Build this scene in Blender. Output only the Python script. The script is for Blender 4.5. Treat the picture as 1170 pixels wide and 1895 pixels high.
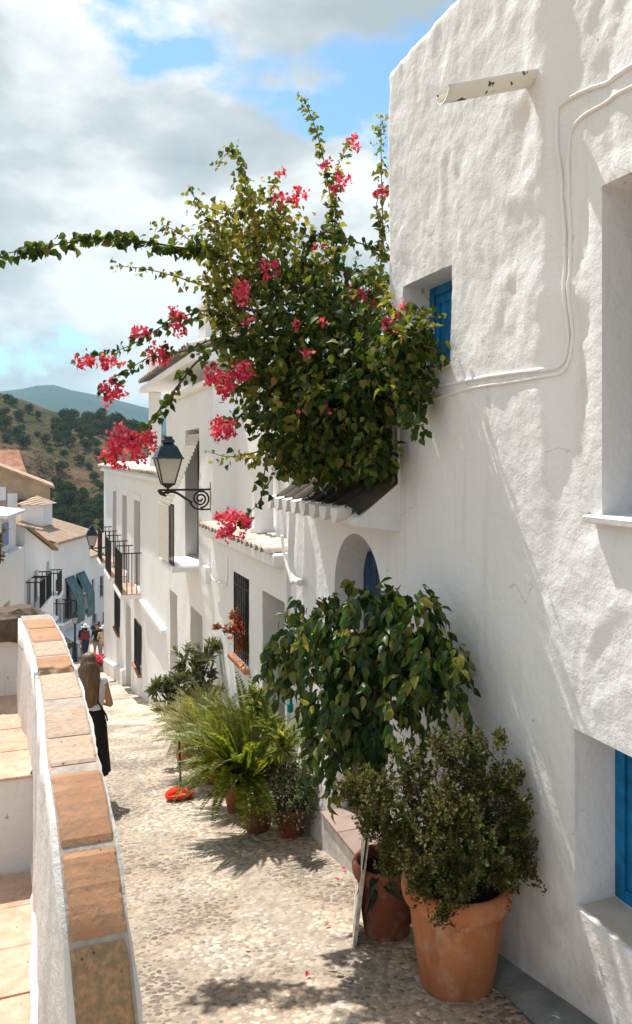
import bpy, math, random
import numpy as np
from mathutils import Vector, Matrix, Euler

R = math.radians
random.seed(7)
rng = np.random.default_rng(11)
scene = bpy.context.scene
for o in list(bpy.data.objects):
    bpy.data.objects.remove(o, do_unlink=True)
COL = scene.collection

# ------------------------------------------------------------------ camera
YAW = R(20)
SY, CY = math.sin(YAW), math.cos(YAW)
F, CX, HZ = 1423.0, 585.0, 847.0          # focal length and horizon of the photograph, in its pixels
cam = bpy.data.cameras.new('camera')
cam.sensor_fit = 'VERTICAL'
cam.sensor_height = 24.0
cam.lens = 24.0 * F / 1895.0
cam.shift_y = -(947.5 - HZ) / 1895.0
cam.clip_start, cam.clip_end = 0.05, 12000
camo = bpy.data.objects.new('camera', cam)
COL.objects.link(camo)
camo.rotation_euler = (R(90), 0, -YAW)
scene.camera = camo

# ------------------------------------------------------------------ sky and sun
TO_SUN = Vector((-0.205, 1.0, 1.62)).normalized()
SUN_EL = math.asin(TO_SUN.z)
SUN_AZ = math.atan2(TO_SUN.x, TO_SUN.y)
world = bpy.data.worlds.new('World')
scene.world = world
world.use_nodes = True


def nd(nt, kind, **kw):
    n = nt.nodes.new(kind)
    for k, v in kw.items():
        if k.startswith('i_'):
            key = k[2:]
            key = int(key) if key.isdigit() else key.replace('_', ' ')
            n.inputs[key].default_value = v
        else:
            setattr(n, k, v)
    return n


def ramp(nt, fac, stops, interp='LINEAR'):
    n = nt.nodes.new('ShaderNodeValToRGB')
    n.color_ramp.interpolation = interp
    e = n.color_ramp.elements
    while len(e) < len(stops):
        e.new(0.5)
    for k, (p, c) in enumerate(stops):
        e[k].position = p
        e[k].color = (*c, 1) if len(c) == 3 else c
    nt.links.new(fac, n.inputs['Fac'])
    return n.outputs['Color']


def mixc(nt, fac, a, b, mode='MIX'):
    n = nt.nodes.new('ShaderNodeMix')
    n.data_type = 'RGBA'
    n.blend_type = mode
    for sock, v in ((n.inputs[0], fac), (n.inputs[6], a), (n.inputs[7], b)):
        if hasattr(v, 'is_linked') or hasattr(v, 'links'):
            nt.links.new(v, sock)
        elif isinstance(v, (int, float)):
            sock.default_value = v if sock.type == 'VALUE' else (v, v, v, 1)
        else:
            sock.default_value = (*v, 1)
    return n.outputs[2]


def mathn(nt, op, a, b=0.0, clamp=False):
    n = nt.nodes.new('ShaderNodeMath')
    n.operation = op
    n.use_clamp = clamp
    for i, v in enumerate((a, b)):
        if isinstance(v, (int, float)):
            n.inputs[i].default_value = v
        else:
            nt.links.new(v, n.inputs[i])
    return n.outputs[0]


wt = world.node_tree
wt.nodes.clear()
sky = nd(wt, 'ShaderNodeTexSky', sky_type='NISHITA', sun_disc=False)
sky.sun_elevation = SUN_EL
sky.sun_rotation = SUN_AZ
sky.altitude = 300
sky.air_density = 1.0
sky.dust_density = 0.6
sky.ozone_density = 1.5
tc = nd(wt, 'ShaderNodeTexCoord')
mp = nd(wt, 'ShaderNodeMapping')
mp.inputs['Location'].default_value = (2.1244, 0.9285, 3.5645)
mp.inputs['Scale'].default_value = (1.0, 1.0, 1.7)
wt.links.new(tc.outputs['Generated'], mp.inputs['Vector'])
cov = nd(wt, 'ShaderNodeTexNoise', i_Scale=2.9, i_Detail=11.0, i_Roughness=0.53, i_Distortion=0.12)
wt.links.new(mp.outputs[0], cov.inputs['Vector'])
mp2 = nd(wt, 'ShaderNodeMapping')
mp2.inputs['Location'].default_value = (1.3948, 0.5986, 3.6143)
mp2.inputs['Scale'].default_value = (1.0, 1.0, 2.0)
wt.links.new(tc.outputs['Generated'], mp2.inputs['Vector'])
thick = nd(wt, 'ShaderNodeTexNoise', i_Scale=3.4, i_Detail=10.0, i_Roughness=0.54, i_Distortion=0.1)
wt.links.new(mp2.outputs[0], thick.inputs['Vector'])
dotn = nd(wt, 'ShaderNodeVectorMath', operation='DOT_PRODUCT')
wt.links.new(tc.outputs['Generated'], dotn.inputs[0])
dotn.inputs[1].default_value = (0.94, -0.34, 0.0)          # the cloud bank thins out towards the right of the lane
covf = mathn(wt, 'SUBTRACT', cov.outputs['Fac'], mathn(wt, 'MULTIPLY', dotn.outputs['Value'], 0.22))
cover = ramp(wt, covf, [(0.425, (0, 0, 0)), (0.475, (1, 1, 1))])
shade = ramp(wt, thick.outputs['Fac'], [(0.43, (6.6, 6.7, 6.7)), (0.49, (5.5, 5.7, 5.75)), (0.54, (4.2, 4.55, 4.7)), (0.66, (3.0, 3.45, 3.65))])
blue = mixc(wt, 1.0, sky.outputs[0], (0.88, 1.16, 1.20), 'MULTIPLY')
skycol = mixc(wt, cover, blue, shade)
bg = nd(wt, 'ShaderNodeBackground', i_Strength=0.10)
wt.links.new(skycol, bg.inputs['Color'])
wo = nd(wt, 'ShaderNodeOutputWorld')
wt.links.new(bg.outputs[0], wo.inputs['Surface'])

sun = bpy.data.lights.new('sun', 'SUN')
sun.energy = 4.6
sun.angle = R(0.55)
sun.color = (1.0, 0.95, 0.89)
suno = bpy.data.objects.new('sun', sun)
COL.objects.link(suno)
suno.rotation_euler = TO_SUN.to_track_quat('Z', 'Y').to_euler()

scene.view_settings.view_transform = 'Standard'
scene.view_settings.look = 'None'
scene.view_settings.exposure = 0.68
scene.view_settings.gamma = 1.0
scene.view_settings.use_curve_mapping = False
scene.render.engine = 'CYCLES'
cy = scene.cycles
cy.use_denoising = True
cy.max_bounces = 8
cy.diffuse_bounces = 4
cy.glossy_bounces = 2
cy.transmission_bounces = 4
cy.transparent_max_bounces = 6
cy.volume_bounces = 0
cy.sample_clamp_indirect = 6.0
cy.caustics_reflective = False
cy.caustics_refractive = False
scene.render.film_transparent = False


# ------------------------------------------------------------------ placing points
def P(px, py, D):
    """the point seen at a pixel of the photograph, D metres in front of the lens"""
    L = (px - CX) / F * D
    return Vector((L * CY + D * SY, D * CY - L * SY, -(py - HZ) / F * D))


def on_x(px, py, X):
    u = (px - CX) / F
    return P(px, py, X / (u * CY + SY))


def gz(x, y):
    """height of the street; it falls away from the camera one metre in five"""
    z = -2.06 - 0.2 * y
    if y > 62:
        z = -14.46 - 0.2 * 40 * (1 - math.exp(-(y - 62) / 40))
    return z


def on_g(px, py):
    u = (px - CX) / F
    D = 2.06 / ((py - HZ) / F - 0.2 * (CY - u * SY))
    return P(px, py, D)


# ------------------------------------------------------------------ noise for shapes
def vnoise(x, y, seed=0):
    x = np.asarray(x, float); y = np.asarray(y, float)
    xi = np.floor(x).astype(np.int64); yi = np.floor(y).astype(np.int64)
    xf = x - xi; yf = y - yi
    xf = xf * xf * (3 - 2 * xf); yf = yf * yf * (3 - 2 * yf)

    def h(a, b):
        n = (a * 374761393 + b * 668265263 + seed * 1442695041) & 0xffffffff
        n = ((n ^ (n >> 13)) * 1274126177) & 0xffffffff
        return ((n ^ (n >> 16)) & 0xffff) / 65535.0
    a = h(xi, yi); b = h(xi + 1, yi); c = h(xi, yi + 1); d = h(xi + 1, yi + 1)
    return (a + (b - a) * xf) * (1 - yf) + (c + (d - c) * xf) * yf - 0.5


def sstep(a, b, x):
    t = np.clip((np.asarray(x, float) - a) / (b - a), 0, 1)
    return t * t * (3 - 2 * t)


# ------------------------------------------------------------------ materials
def new_mat(name):
    m = bpy.data.materials.new(name)
    m.use_nodes = True
    nt = m.node_tree
    b = nt.nodes['Principled BSDF']
    return m, nt, b


def obj_coord(nt, scale=(1, 1, 1), world_space=True):
    if world_space:
        g = nt.nodes.new('ShaderNodeNewGeometry')
        src = g.outputs['Position']
    else:
        g = nt.nodes.new('ShaderNodeTexCoord')
        src = g.outputs['Object']
    m = nt.nodes.new('ShaderNodeMapping')
    m.inputs['Scale'].default_value = scale
    nt.links.new(src, m.inputs['Vector'])
    return m.outputs[0]


def noise(nt, vec, scale, detail=4.0, rough=0.55):
    n = nd(nt, 'ShaderNodeTexNoise', i_Scale=scale, i_Detail=detail, i_Roughness=rough)
    nt.links.new(vec, n.inputs['Vector'])
    return n.outputs['Fac']


def bump(nt, b, height, strength=0.5, dist=0.02):
    n = nd(nt, 'ShaderNodeBump', i_Strength=strength, i_Distance=dist)
    nt.links.new(height, n.inputs['Height'])
    nt.links.new(n.outputs[0], b.inputs['Normal'])


def simple(name, col, rough=0.7, var=0.25, scale=8.0, bstr=0.25, bscale=40.0, bdist=0.01, metallic=0.0, spec=0.3, rnd=0.0):
    m, nt, b = new_mat(name)
    v = obj_coord(nt)
    f = noise(nt, v, scale, 6.0)
    c = Vector(col)
    colr = ramp(nt, f, [(0.3, tuple(c * (1 - var))), (0.7, tuple(min(1, q) for q in c * (1 + var)))])
    if rnd:
        oi = nd(nt, 'ShaderNodeObjectInfo')
        r = ramp(nt, oi.outputs['Random'], [(0, (1 - rnd,) * 3), (1, (1 + rnd,) * 3)])
        colr = mixc(nt, 1.0, colr, r, 'MULTIPLY')
    nt.links.new(colr, b.inputs['Base Color'])
    b.inputs['Roughness'].default_value = rough
    b.inputs['Metallic'].default_value = metallic
    b.inputs['Specular IOR Level'].default_value = spec
    if bstr:
        bump(nt, b, noise(nt, v, bscale, 5.0), bstr, bdist)
    return m


def plaster(name, col=(0.80, 0.78, 0.75), stain=0.5, fine=0.35, dirt=(0.42, 0.33, 0.25), foot=0.0):
    m, nt, b = new_mat(name)
    v = obj_coord(nt)
    big = noise(nt, v, 0.9, 5.0)
    c = Vector(col)
    base = ramp(nt, big, [(0.3, tuple(c * 0.93)), (0.7, tuple(c))])
    # vertical water stains
    vs = obj_coord(nt, (9, 9, 0.7))
    st = ramp(nt, noise(nt, vs, 1.0, 5.0), [(0.54, (0, 0, 0)), (0.74, (1, 1, 1))])
    st = mathn(nt, 'MULTIPLY', st, 0.15 * stain)
    base = mixc(nt, st, base, dirt)
    # flaked and chipped spots
    ch = ramp(nt, noise(nt, v, 9.0, 3.0), [(0.725, (0, 0, 0)), (0.75, (1, 1, 1))])
    ch = mathn(nt, 'MULTIPLY', ch, 0.55 * stain)
    base = mixc(nt, ch, base, dirt)
    vo = nd(nt, 'ShaderNodeTexVoronoi', feature='DISTANCE_TO_EDGE', i_Scale=1.1)
    vd = obj_coord(nt)
    dis = nd(nt, 'ShaderNodeTexNoise', i_Scale=4.0, i_Detail=4.0)
    nt.links.new(vd, dis.inputs['Vector'])
    vadd = nd(nt, 'ShaderNodeVectorMath', operation='MULTIPLY_ADD')
    nt.links.new(dis.outputs['Color'], vadd.inputs[0])
    vadd.inputs[1].default_value = (0.35, 0.35, 0.35)
    nt.links.new(vd, vadd.inputs[2])
    nt.links.new(vadd.outputs[0], vo.inputs['Vector'])
    crack = ramp(nt, vo.outputs['Distance'], [(0.0, (1, 1, 1)), (0.006, (0, 0, 0))])
    cm = ramp(nt, noise(nt, v, 1.7, 3.0), [(0.58, (0, 0, 0)), (0.68, (1, 1, 1))])
    cr = mathn(nt, 'MULTIPLY', mathn(nt, 'MULTIPLY', crack, cm), 0.6 * stain)
    base = mixc(nt, cr, base, dirt)
    if foot:                       # scuffs and mud splashes along the foot of the wall, which follows the sloping lane
        sx = nt.nodes.new('ShaderNodeSeparateXYZ')
        nt.links.new(v, sx.inputs[0])
        hgt = mathn(nt, 'ADD', mathn(nt, 'ADD', sx.outputs['Z'], 2.06), mathn(nt, 'MULTIPLY', sx.outputs['Y'], 0.2))
        fm = mathn(nt, 'SUBTRACT', mathn(nt, 'ADD', mathn(nt, 'MULTIPLY', noise(nt, v, 5.0, 6.0), 1.3), -0.30), mathn(nt, 'MULTIPLY', hgt, 0.75))
        fm = mathn(nt, 'MULTIPLY', ramp(nt, fm, [(0.0, (0, 0, 0)), (0.45, (1, 1, 1))]), foot)
        base = mixc(nt, fm, base, (0.40, 0.33, 0.27))
    nt.links.new(base, b.inputs['Base Color'])
    b.inputs['Roughness'].default_value = 0.92
    b.inputs['Specular IOR Level'].default_value = 0.15
    h = mathn(nt, 'ADD', mathn(nt, 'MULTIPLY', noise(nt, v, 16.0, 5.0), 1.0), mathn(nt, 'MULTIPLY', noise(nt, v, 90.0, 3.0), 0.22))
    bump(nt, b, h, fine, 0.02)
    return m


def leaf_mat(name, stops, trans=0.35, rough=0.45, spec=0.35, per='island'):
    m, nt, b = new_mat(name)
    if per == 'island':
        g = nt.nodes.new('ShaderNodeNewGeometry')
        f = g.outputs['Random Per Island']
    else:
        g = nd(nt, 'ShaderNodeObjectInfo')
        f = g.outputs['Random']
    c = ramp(nt, f, stops)
    nt.links.new(c, b.inputs['Base Color'])
    b.inputs['Roughness'].default_value = rough
    b.inputs['Specular IOR Level'].default_value = spec
    t = nd(nt, 'ShaderNodeBsdfTranslucent')
    tcx = mixc(nt, 1.0, c, (1.5, 1.45, 0.75), 'MULTIPLY')
    nt.links.new(tcx, t.inputs['Color'])
    mx = nd(nt, 'ShaderNodeMixShader', i_0=trans)
    nt.links.new(b.outputs[0], mx.inputs[1])
    nt.links.new(t.outputs[0], mx.inputs[2])
    nt.links.new(mx.outputs[0], nt.nodes['Material Output'].inputs['Surface'])
    return m


M = {}
M['plaster'] = plaster('white lime plaster', (0.80, 0.795, 0.795), 1.5, 0.42, foot=0.55)
M['plaster_smooth'] = plaster('smooth white plaster', (0.82, 0.81, 0.80), 0.7, 0.35, foot=0.5)
M['plaster_far'] = plaster('distant white plaster', (0.80, 0.80, 0.80), 0.3, 0.2)
M['plaster_old'] = plaster('rough white parapet plaster', (0.74, 0.71, 0.68), 2.2, 0.5)
M['tan_wall'] = simple('tan render', (0.42, 0.31, 0.2), 0.9, 0.22, 1.2, 0.3, 12, 0.03)
M['mortar'] = simple('pale mortar', (0.37, 0.315, 0.26), 0.95, 0.2, 20, 0.5, 60, 0.01)
M['iron'] = simple('black iron', (0.018, 0.019, 0.021), 0.5, 0.3, 30, 0.2, 80, 0.003, 0.3, 0.4)
M['lamp_green'] = simple('dark green lantern paint', (0.012, 0.03, 0.032), 0.35, 0.3, 30, 0.1, 80, 0.003, 0.2, 0.5)
M['blue_paint'] = simple('blue window paint', (0.003, 0.14, 0.33), 0.5, 0.4, 10, 0.2, 30, 0.006)
M['blue_dark'] = simple('dark blue door paint', (0.012, 0.045, 0.11), 0.5, 0.5, 9, 0.3, 30, 0.006)
M['wood'] = simple('dark brown wood', (0.07, 0.04, 0.024), 0.7, 0.35, 14, 0.3, 40, 0.006)
M['stone_dark'] = simple('brown coping stone', (0.125, 0.088, 0.062), 0.95, 0.5, 5, 0.9, 14, 0.05)
M['grey_cement'] = simple('grey cement', (0.17, 0.18, 0.175), 0.9, 0.3, 6, 0.6, 30, 0.015)
M['soil'] = simple('dark potting soil', (0.035, 0.025, 0.018), 1.0, 0.4, 30, 0.8, 50, 0.02)
M['bark'] = simple('bark', (0.10, 0.07, 0.045), 0.9, 0.4, 30, 0.6, 50, 0.01)
M['stem_green'] = simple('green stem', (0.10, 0.12, 0.035), 0.7, 0.3, 30, 0.0)
M['red_plastic'] = simple('red plastic', (0.75, 0.045, 0.012), 0.4, 0.08, 10, 0.0)
M['black_plastic'] = simple('black plastic', (0.015, 0.015, 0.016), 0.45, 0.1, 10, 0.0)
M['teal_plastic'] = simple('teal plastic', (0.0, 0.22, 0.2), 0.4, 0.1, 10, 0.0)
M['beige_cloth'] = simple('woven cane blind', (0.58, 0.53, 0.45), 0.9, 0.2, 30, 0.6, 90, 0.01)
M['teal_cloth'] = simple('grey green awning cloth', (0.10, 0.17, 0.18), 0.9, 0.25, 3, 0.2, 20, 0.02)
M['white_cloth'] = simple('white awning cloth', (0.72, 0.74, 0.76), 0.9, 0.1, 3, 0.2, 20, 0.02)
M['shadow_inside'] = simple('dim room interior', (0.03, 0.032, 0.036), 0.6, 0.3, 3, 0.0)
M['lavender'] = simple('lavender blue paint', (0.22, 0.27, 0.55), 0.6, 0.15, 3, 0.0)
M['brick_red'] = simple('red brick tile', (0.40, 0.17, 0.085), 0.9, 0.35, 14, 0.4, 40, 0.012, rnd=0.3)
M['sill_tile'] = simple('beige sill tile', (0.52, 0.45, 0.37), 0.6, 0.14, 7, 0.2, 30, 0.006, rnd=0.08)

# dark glass
m, nt, b = new_mat('window glass')
b.inputs['Base Color'].default_value = (0.02, 0.028, 0.035, 1)
b.inputs['Roughness'].default_value = 0.08
b.inputs['Specular IOR Level'].default_value = 0.6
M['glass'] = m
# frosted lamp glass
m, nt, b = new_mat('frosted lamp glass')
b.inputs['Base Color'].default_value = (0.62, 0.60, 0.55, 1)
b.inputs['Roughness'].default_value = 0.5
t = nd(nt, 'ShaderNodeBsdfTranslucent')
t.inputs['Color'].default_value = (0.75, 0.72, 0.66, 1)
mx = nd(nt, 'ShaderNodeMixShader', i_0=0.6)
nt.links.new(b.outputs[0], mx.inputs[1]); nt.links.new(t.outputs[0], mx.inputs[2])
nt.links.new(mx.outputs[0], nt.nodes['Material Output'].inputs['Surface'])
M['frosted'] = m


def tile_mat(name, c1, c2, blotch, amount, rnd=0.12, pits=True, bsc=13.0):
    m, nt, b = new_mat(name)
    v = obj_coord(nt)
    oi = nd(nt, 'ShaderNodeObjectInfo')
    f = noise(nt, v, 5.0, 6.0)
    c = ramp(nt, f, [(0.3, c1), (0.7, c2)])
    bl = ramp(nt, noise(nt, v, bsc, 7.0, 0.65), [(0.5 - 0.25 * amount, (0, 0, 0)), (0.72 - 0.2 * amount, (1, 1, 1))])
    c = mixc(nt, mathn(nt, 'MULTIPLY', bl, min(1.0, 0.25 + amount)), c, blotch)
    r = ramp(nt, oi.outputs['Random'], [(0, (1 - rnd,) * 3), (1, (1 + rnd,) * 3)])
    c = mixc(nt, 1.0, c, r, 'MULTIPLY')
    if pits:
        vo = nd(nt, 'ShaderNodeTexVoronoi', i_Scale=26.0)
        nt.links.new(v, vo.inputs['Vector'])
        pit = ramp(nt, vo.outputs['Distance'], [(0.10, (1, 1, 1)), (0.17, (0, 0, 0))])
        pm = ramp(nt, noise(nt, v, 11.0, 2.0), [(0.52, (0, 0, 0)), (0.58, (1, 1, 1))])
        c = mixc(nt, mathn(nt, 'MULTIPLY', mathn(nt, 'MULTIPLY', pit, pm), 0.85), c, (0.05, 0.03, 0.02))
    nt.links.new(c, b.inputs['Base Color'])
    b.inputs['Roughness'].default_value = 0.85
    b.inputs['Specular IOR Level'].default_value = 0.25
    bump(nt, b, noise(nt, v, 45.0, 5.0), 0.45, 0.008)
    return m


M['cap_orange'] = tile_mat('orange coping tile', (0.385, 0.185, 0.095), (0.51, 0.285, 0.16), (0.27, 0.18, 0.115), 0.42, bsc=20.0)
M['cap_grey'] = tile_mat('lichen grey coping tile', (0.46, 0.30, 0.20), (0.52, 0.38, 0.28), (0.27, 0.225, 0.18), 0.5, bsc=34.0)
M['cap_moss'] = tile_mat('mossy coping tile', (0.46, 0.24, 0.12), (0.42, 0.25, 0.13), (0.19, 0.15, 0.09), 0.62, bsc=36.0)
M['floor_tile'] = tile_mat('terracotta floor tile', (0.43, 0.25, 0.165), (0.55, 0.36, 0.25), (0.58, 0.45, 0.36), 0.35)
M['roof_tile'] = tile_mat('weathered roof tile', (0.36, 0.21, 0.13), (0.52, 0.36, 0.24), (0.30, 0.26, 0.21), 0.5, 0.25, False)
M['roof_pale'] = tile_mat('limewashed roof tile', (0.50, 0.38, 0.29), (0.64, 0.54, 0.45), (0.70, 0.64, 0.58), 0.6, 0.15, False)
M['roof_dark'] = tile_mat('shaded mossy roof tile', (0.075, 0.05, 0.035), (0.12, 0.085, 0.06), (0.04, 0.04, 0.03), 0.6, 0.2, False)  # dark from moss, with the awning's shade put into the colour too
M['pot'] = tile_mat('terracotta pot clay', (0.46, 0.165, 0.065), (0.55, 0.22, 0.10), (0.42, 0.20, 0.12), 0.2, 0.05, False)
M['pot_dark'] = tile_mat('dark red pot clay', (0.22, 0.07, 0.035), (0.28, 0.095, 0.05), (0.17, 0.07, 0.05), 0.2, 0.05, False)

# lime bloom, damp and soil splashes on the near pots
for key in ('pot', 'pot_dark'):
    nt = M[key].node_tree
    b = nt.nodes['Principled BSDF']
    src = b.inputs['Base Color'].links[0].from_socket
    v = obj_coord(nt)
    w1 = mathn(nt, 'MULTIPLY', ramp(nt, noise(nt, v, 6.5, 8.0, 0.7), [(0.52, (0, 0, 0)), (0.74, (1, 1, 1))]), 0.55)
    c = mixc(nt, w1, src, (0.62, 0.50, 0.41))
    vs_ = obj_coord(nt, (14, 14, 1.5))
    w2 = mathn(nt, 'MULTIPLY', ramp(nt, noise(nt, vs_, 1.0, 6.0), [(0.52, (0, 0, 0)), (0.70, (1, 1, 1))]), 0.45)
    c = mixc(nt, w2, c, (0.20, 0.10, 0.06))
    w3 = ramp(nt, noise(nt, v, 38.0, 3.0), [(0.70, (0, 0, 0)), (0.74, (1, 1, 1))])
    c = mixc(nt, mathn(nt, 'MULTIPLY', w3, 0.6), c, (0.16, 0.085, 0.05))
    nt.links.new(c, b.inputs['Base Color'])

# far tiled roofs: too far to tell the tiles apart
m, nt, b = new_mat('distant tiled roof')
v = obj_coord(nt)
wv = nd(nt, 'ShaderNodeTexWave', i_Scale=1.6, i_Distortion=0.6, i_Detail=2.0)
wv.bands_direction = 'Y'
nt.links.new(v, wv.inputs['Vector'])
c = ramp(nt, noise(nt, v, 2.2, 6.0), [(0.3, (0.36, 0.22, 0.14)), (0.7, (0.55, 0.40, 0.28))])
nt.links.new(c, b.inputs['Base Color'])
b.inputs['Roughness'].default_value = 0.9
bump(nt, b, wv.outputs['Fac'], 0.7, 0.08)
M['roof_far'] = m

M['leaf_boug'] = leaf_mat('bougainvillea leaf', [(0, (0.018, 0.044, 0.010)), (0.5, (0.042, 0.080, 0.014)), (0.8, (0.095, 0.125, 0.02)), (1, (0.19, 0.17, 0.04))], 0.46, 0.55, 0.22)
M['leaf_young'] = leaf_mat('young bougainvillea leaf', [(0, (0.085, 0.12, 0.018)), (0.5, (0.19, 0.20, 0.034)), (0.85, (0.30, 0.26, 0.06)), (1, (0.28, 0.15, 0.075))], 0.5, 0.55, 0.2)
M['leaf_single'] = leaf_mat('single bougainvillea leaf', [(0, (0.03, 0.07, 0.014)), (0.6, (0.08, 0.13, 0.022)), (1, (0.17, 0.17, 0.035))], 0.42, per='object')
M['bract'] = leaf_mat('pink bract', [(0, (0.50, 0.03, 0.095)), (0.55, (0.70, 0.07, 0.165)), (1, (0.85, 0.23, 0.29))], 0.3, 0.8, 0.05)
M['leaf_fig'] = leaf_mat('fig leaf', [(0, (0.016, 0.05, 0.012)), (0.5, (0.04, 0.085, 0.018)), (0.8, (0.11, 0.145, 0.025)), (1, (0.22, 0.20, 0.05))], 0.40, 0.4, 0.4)
M['leaf_fig_single'] = leaf_mat('single fig leaf', [(0, (0.018, 0.058, 0.014)), (0.45, (0.05, 0.10, 0.018)), (0.75, (0.14, 0.17, 0.025)), (1, (0.28, 0.24, 0.05))], 0.42, 0.4, 0.4, per='object')
M['leaf_box'] = leaf_mat('box leaf', [(0, (0.036, 0.050, 0.014)), (0.5, (0.078, 0.092, 0.025)), (0.9, (0.16, 0.145, 0.045)), (1, (0.30, 0.22, 0.12))], 0.38, 0.55, 0.25)
M['leaf_fern'] = leaf_mat('fern leaflet', [(0, (0.08, 0.12, 0.016)), (0.6, (0.17, 0.20, 0.024)), (1, (0.32, 0.31, 0.07))], 0.48)
M['leaf_pale'] = leaf_mat('pale feathery leaf', [(0, (0.16, 0.17, 0.05)), (0.6, (0.28, 0.27, 0.10)), (1, (0.40, 0.36, 0.17))], 0.4)
M['leaf_varieg'] = leaf_mat('variegated leaf', [(0, (0.03, 0.06, 0.02)), (0.68, (0.07, 0.10, 0.035)), (0.74, (0.45, 0.44, 0.30)), (1, (0.6, 0.57, 0.42))], 0.25)
M['leaf_oleander'] = leaf_mat('oleander leaf', [(0, (0.07, 0.09, 0.035)), (1, (0.17, 0.18, 0.08))], 0.3, 0.5)
M['leaf_dark'] = leaf_mat('dark strap leaf', [(0, (0.012, 0.02, 0.01)), (1, (0.03, 0.04, 0.02))], 0.2, 0.4)
M['leaf_red'] = leaf_mat('red begonia leaf', [(0, (0.16, 0.05, 0.02)), (0.5, (0.32, 0.09, 0.03)), (1, (0.22, 0.16, 0.06))], 0.35)
M['flower_red'] = leaf_mat('red flower', [(0, (0.55, 0.05, 0.03)), (1, (0.75, 0.16, 0.07))], 0.3, 0.7, 0.1)
M['leaf_dry'] = leaf_mat('olive brown leaf', [(0, (0.09, 0.07, 0.025)), (1, (0.20, 0.16, 0.05))], 0.35)
M['step_tile'] = simple('pinkish step tile', (0.30, 0.215, 0.18), 0.7, 0.16, 7, 0.2, 30, 0.006, rnd=0.08)
M['tree_far'] = leaf_mat('hillside tree foliage', [(0, (0.030, 0.048, 0.018)), (0.6, (0.055, 0.075, 0.026)), (1, (0.10, 0.11, 0.04))], 0.15, 0.8, 0.1)


# ------------------------------------------------------------------ object helpers
WORLD_ROOT = {}


def attach(o, parent):
    if parent is None:
        return
    o.parent = parent
    if parent.name in WORLD_ROOT:            # parts written in world coordinates under a root at its base
        o.matrix_parent_inverse = Matrix.Translation(-WORLD_ROOT[parent.name])


def mesh_obj(name, verts, faces, mat, parent=None, smooth=False):
    me = bpy.data.meshes.new(name)
    me.from_pydata([tuple(v) for v in verts], [], [tuple(f) for f in faces])
    mats = mat if isinstance(mat, (list, tuple)) else [mat]
    for q in mats:
        me.materials.append(q)
    if smooth:
        me.polygons.foreach_set('use_smooth', [True] * len(me.polygons))
    me.update()
    o = bpy.data.objects.new(name, me)
    COL.objects.link(o)
    attach(o, parent)
    return o


def tag(o, label=None, cat=None, group=None, kind=None):
    if label: o['label'] = label
    if cat: o['category'] = cat
    if group: o['group'] = group
    if kind: o['kind'] = kind
    return o


def empty(name, loc=(0, 0, 0), label=None, cat=None, group=None, rz=0.0, local=False):
    o = bpy.data.objects.new(name, None)
    o.empty_display_size = 0.1
    COL.objects.link(o)
    o.location = loc
    o.rotation_euler = (0, 0, rz)
    if not local:
        WORLD_ROOT[o.name] = Vector(loc)
    return tag(o, label, cat, group)


def share(src, name, parent, mat4=None, loc=None):
    o = bpy.data.objects.new(name, src if isinstance(src, bpy.types.Mesh) else src.data)
    COL.objects.link(o)
    attach(o, parent)
    if mat4 is not None:
        o.matrix_basis = mat4
    elif loc is not None:
        o.location = loc
    return o


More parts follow.
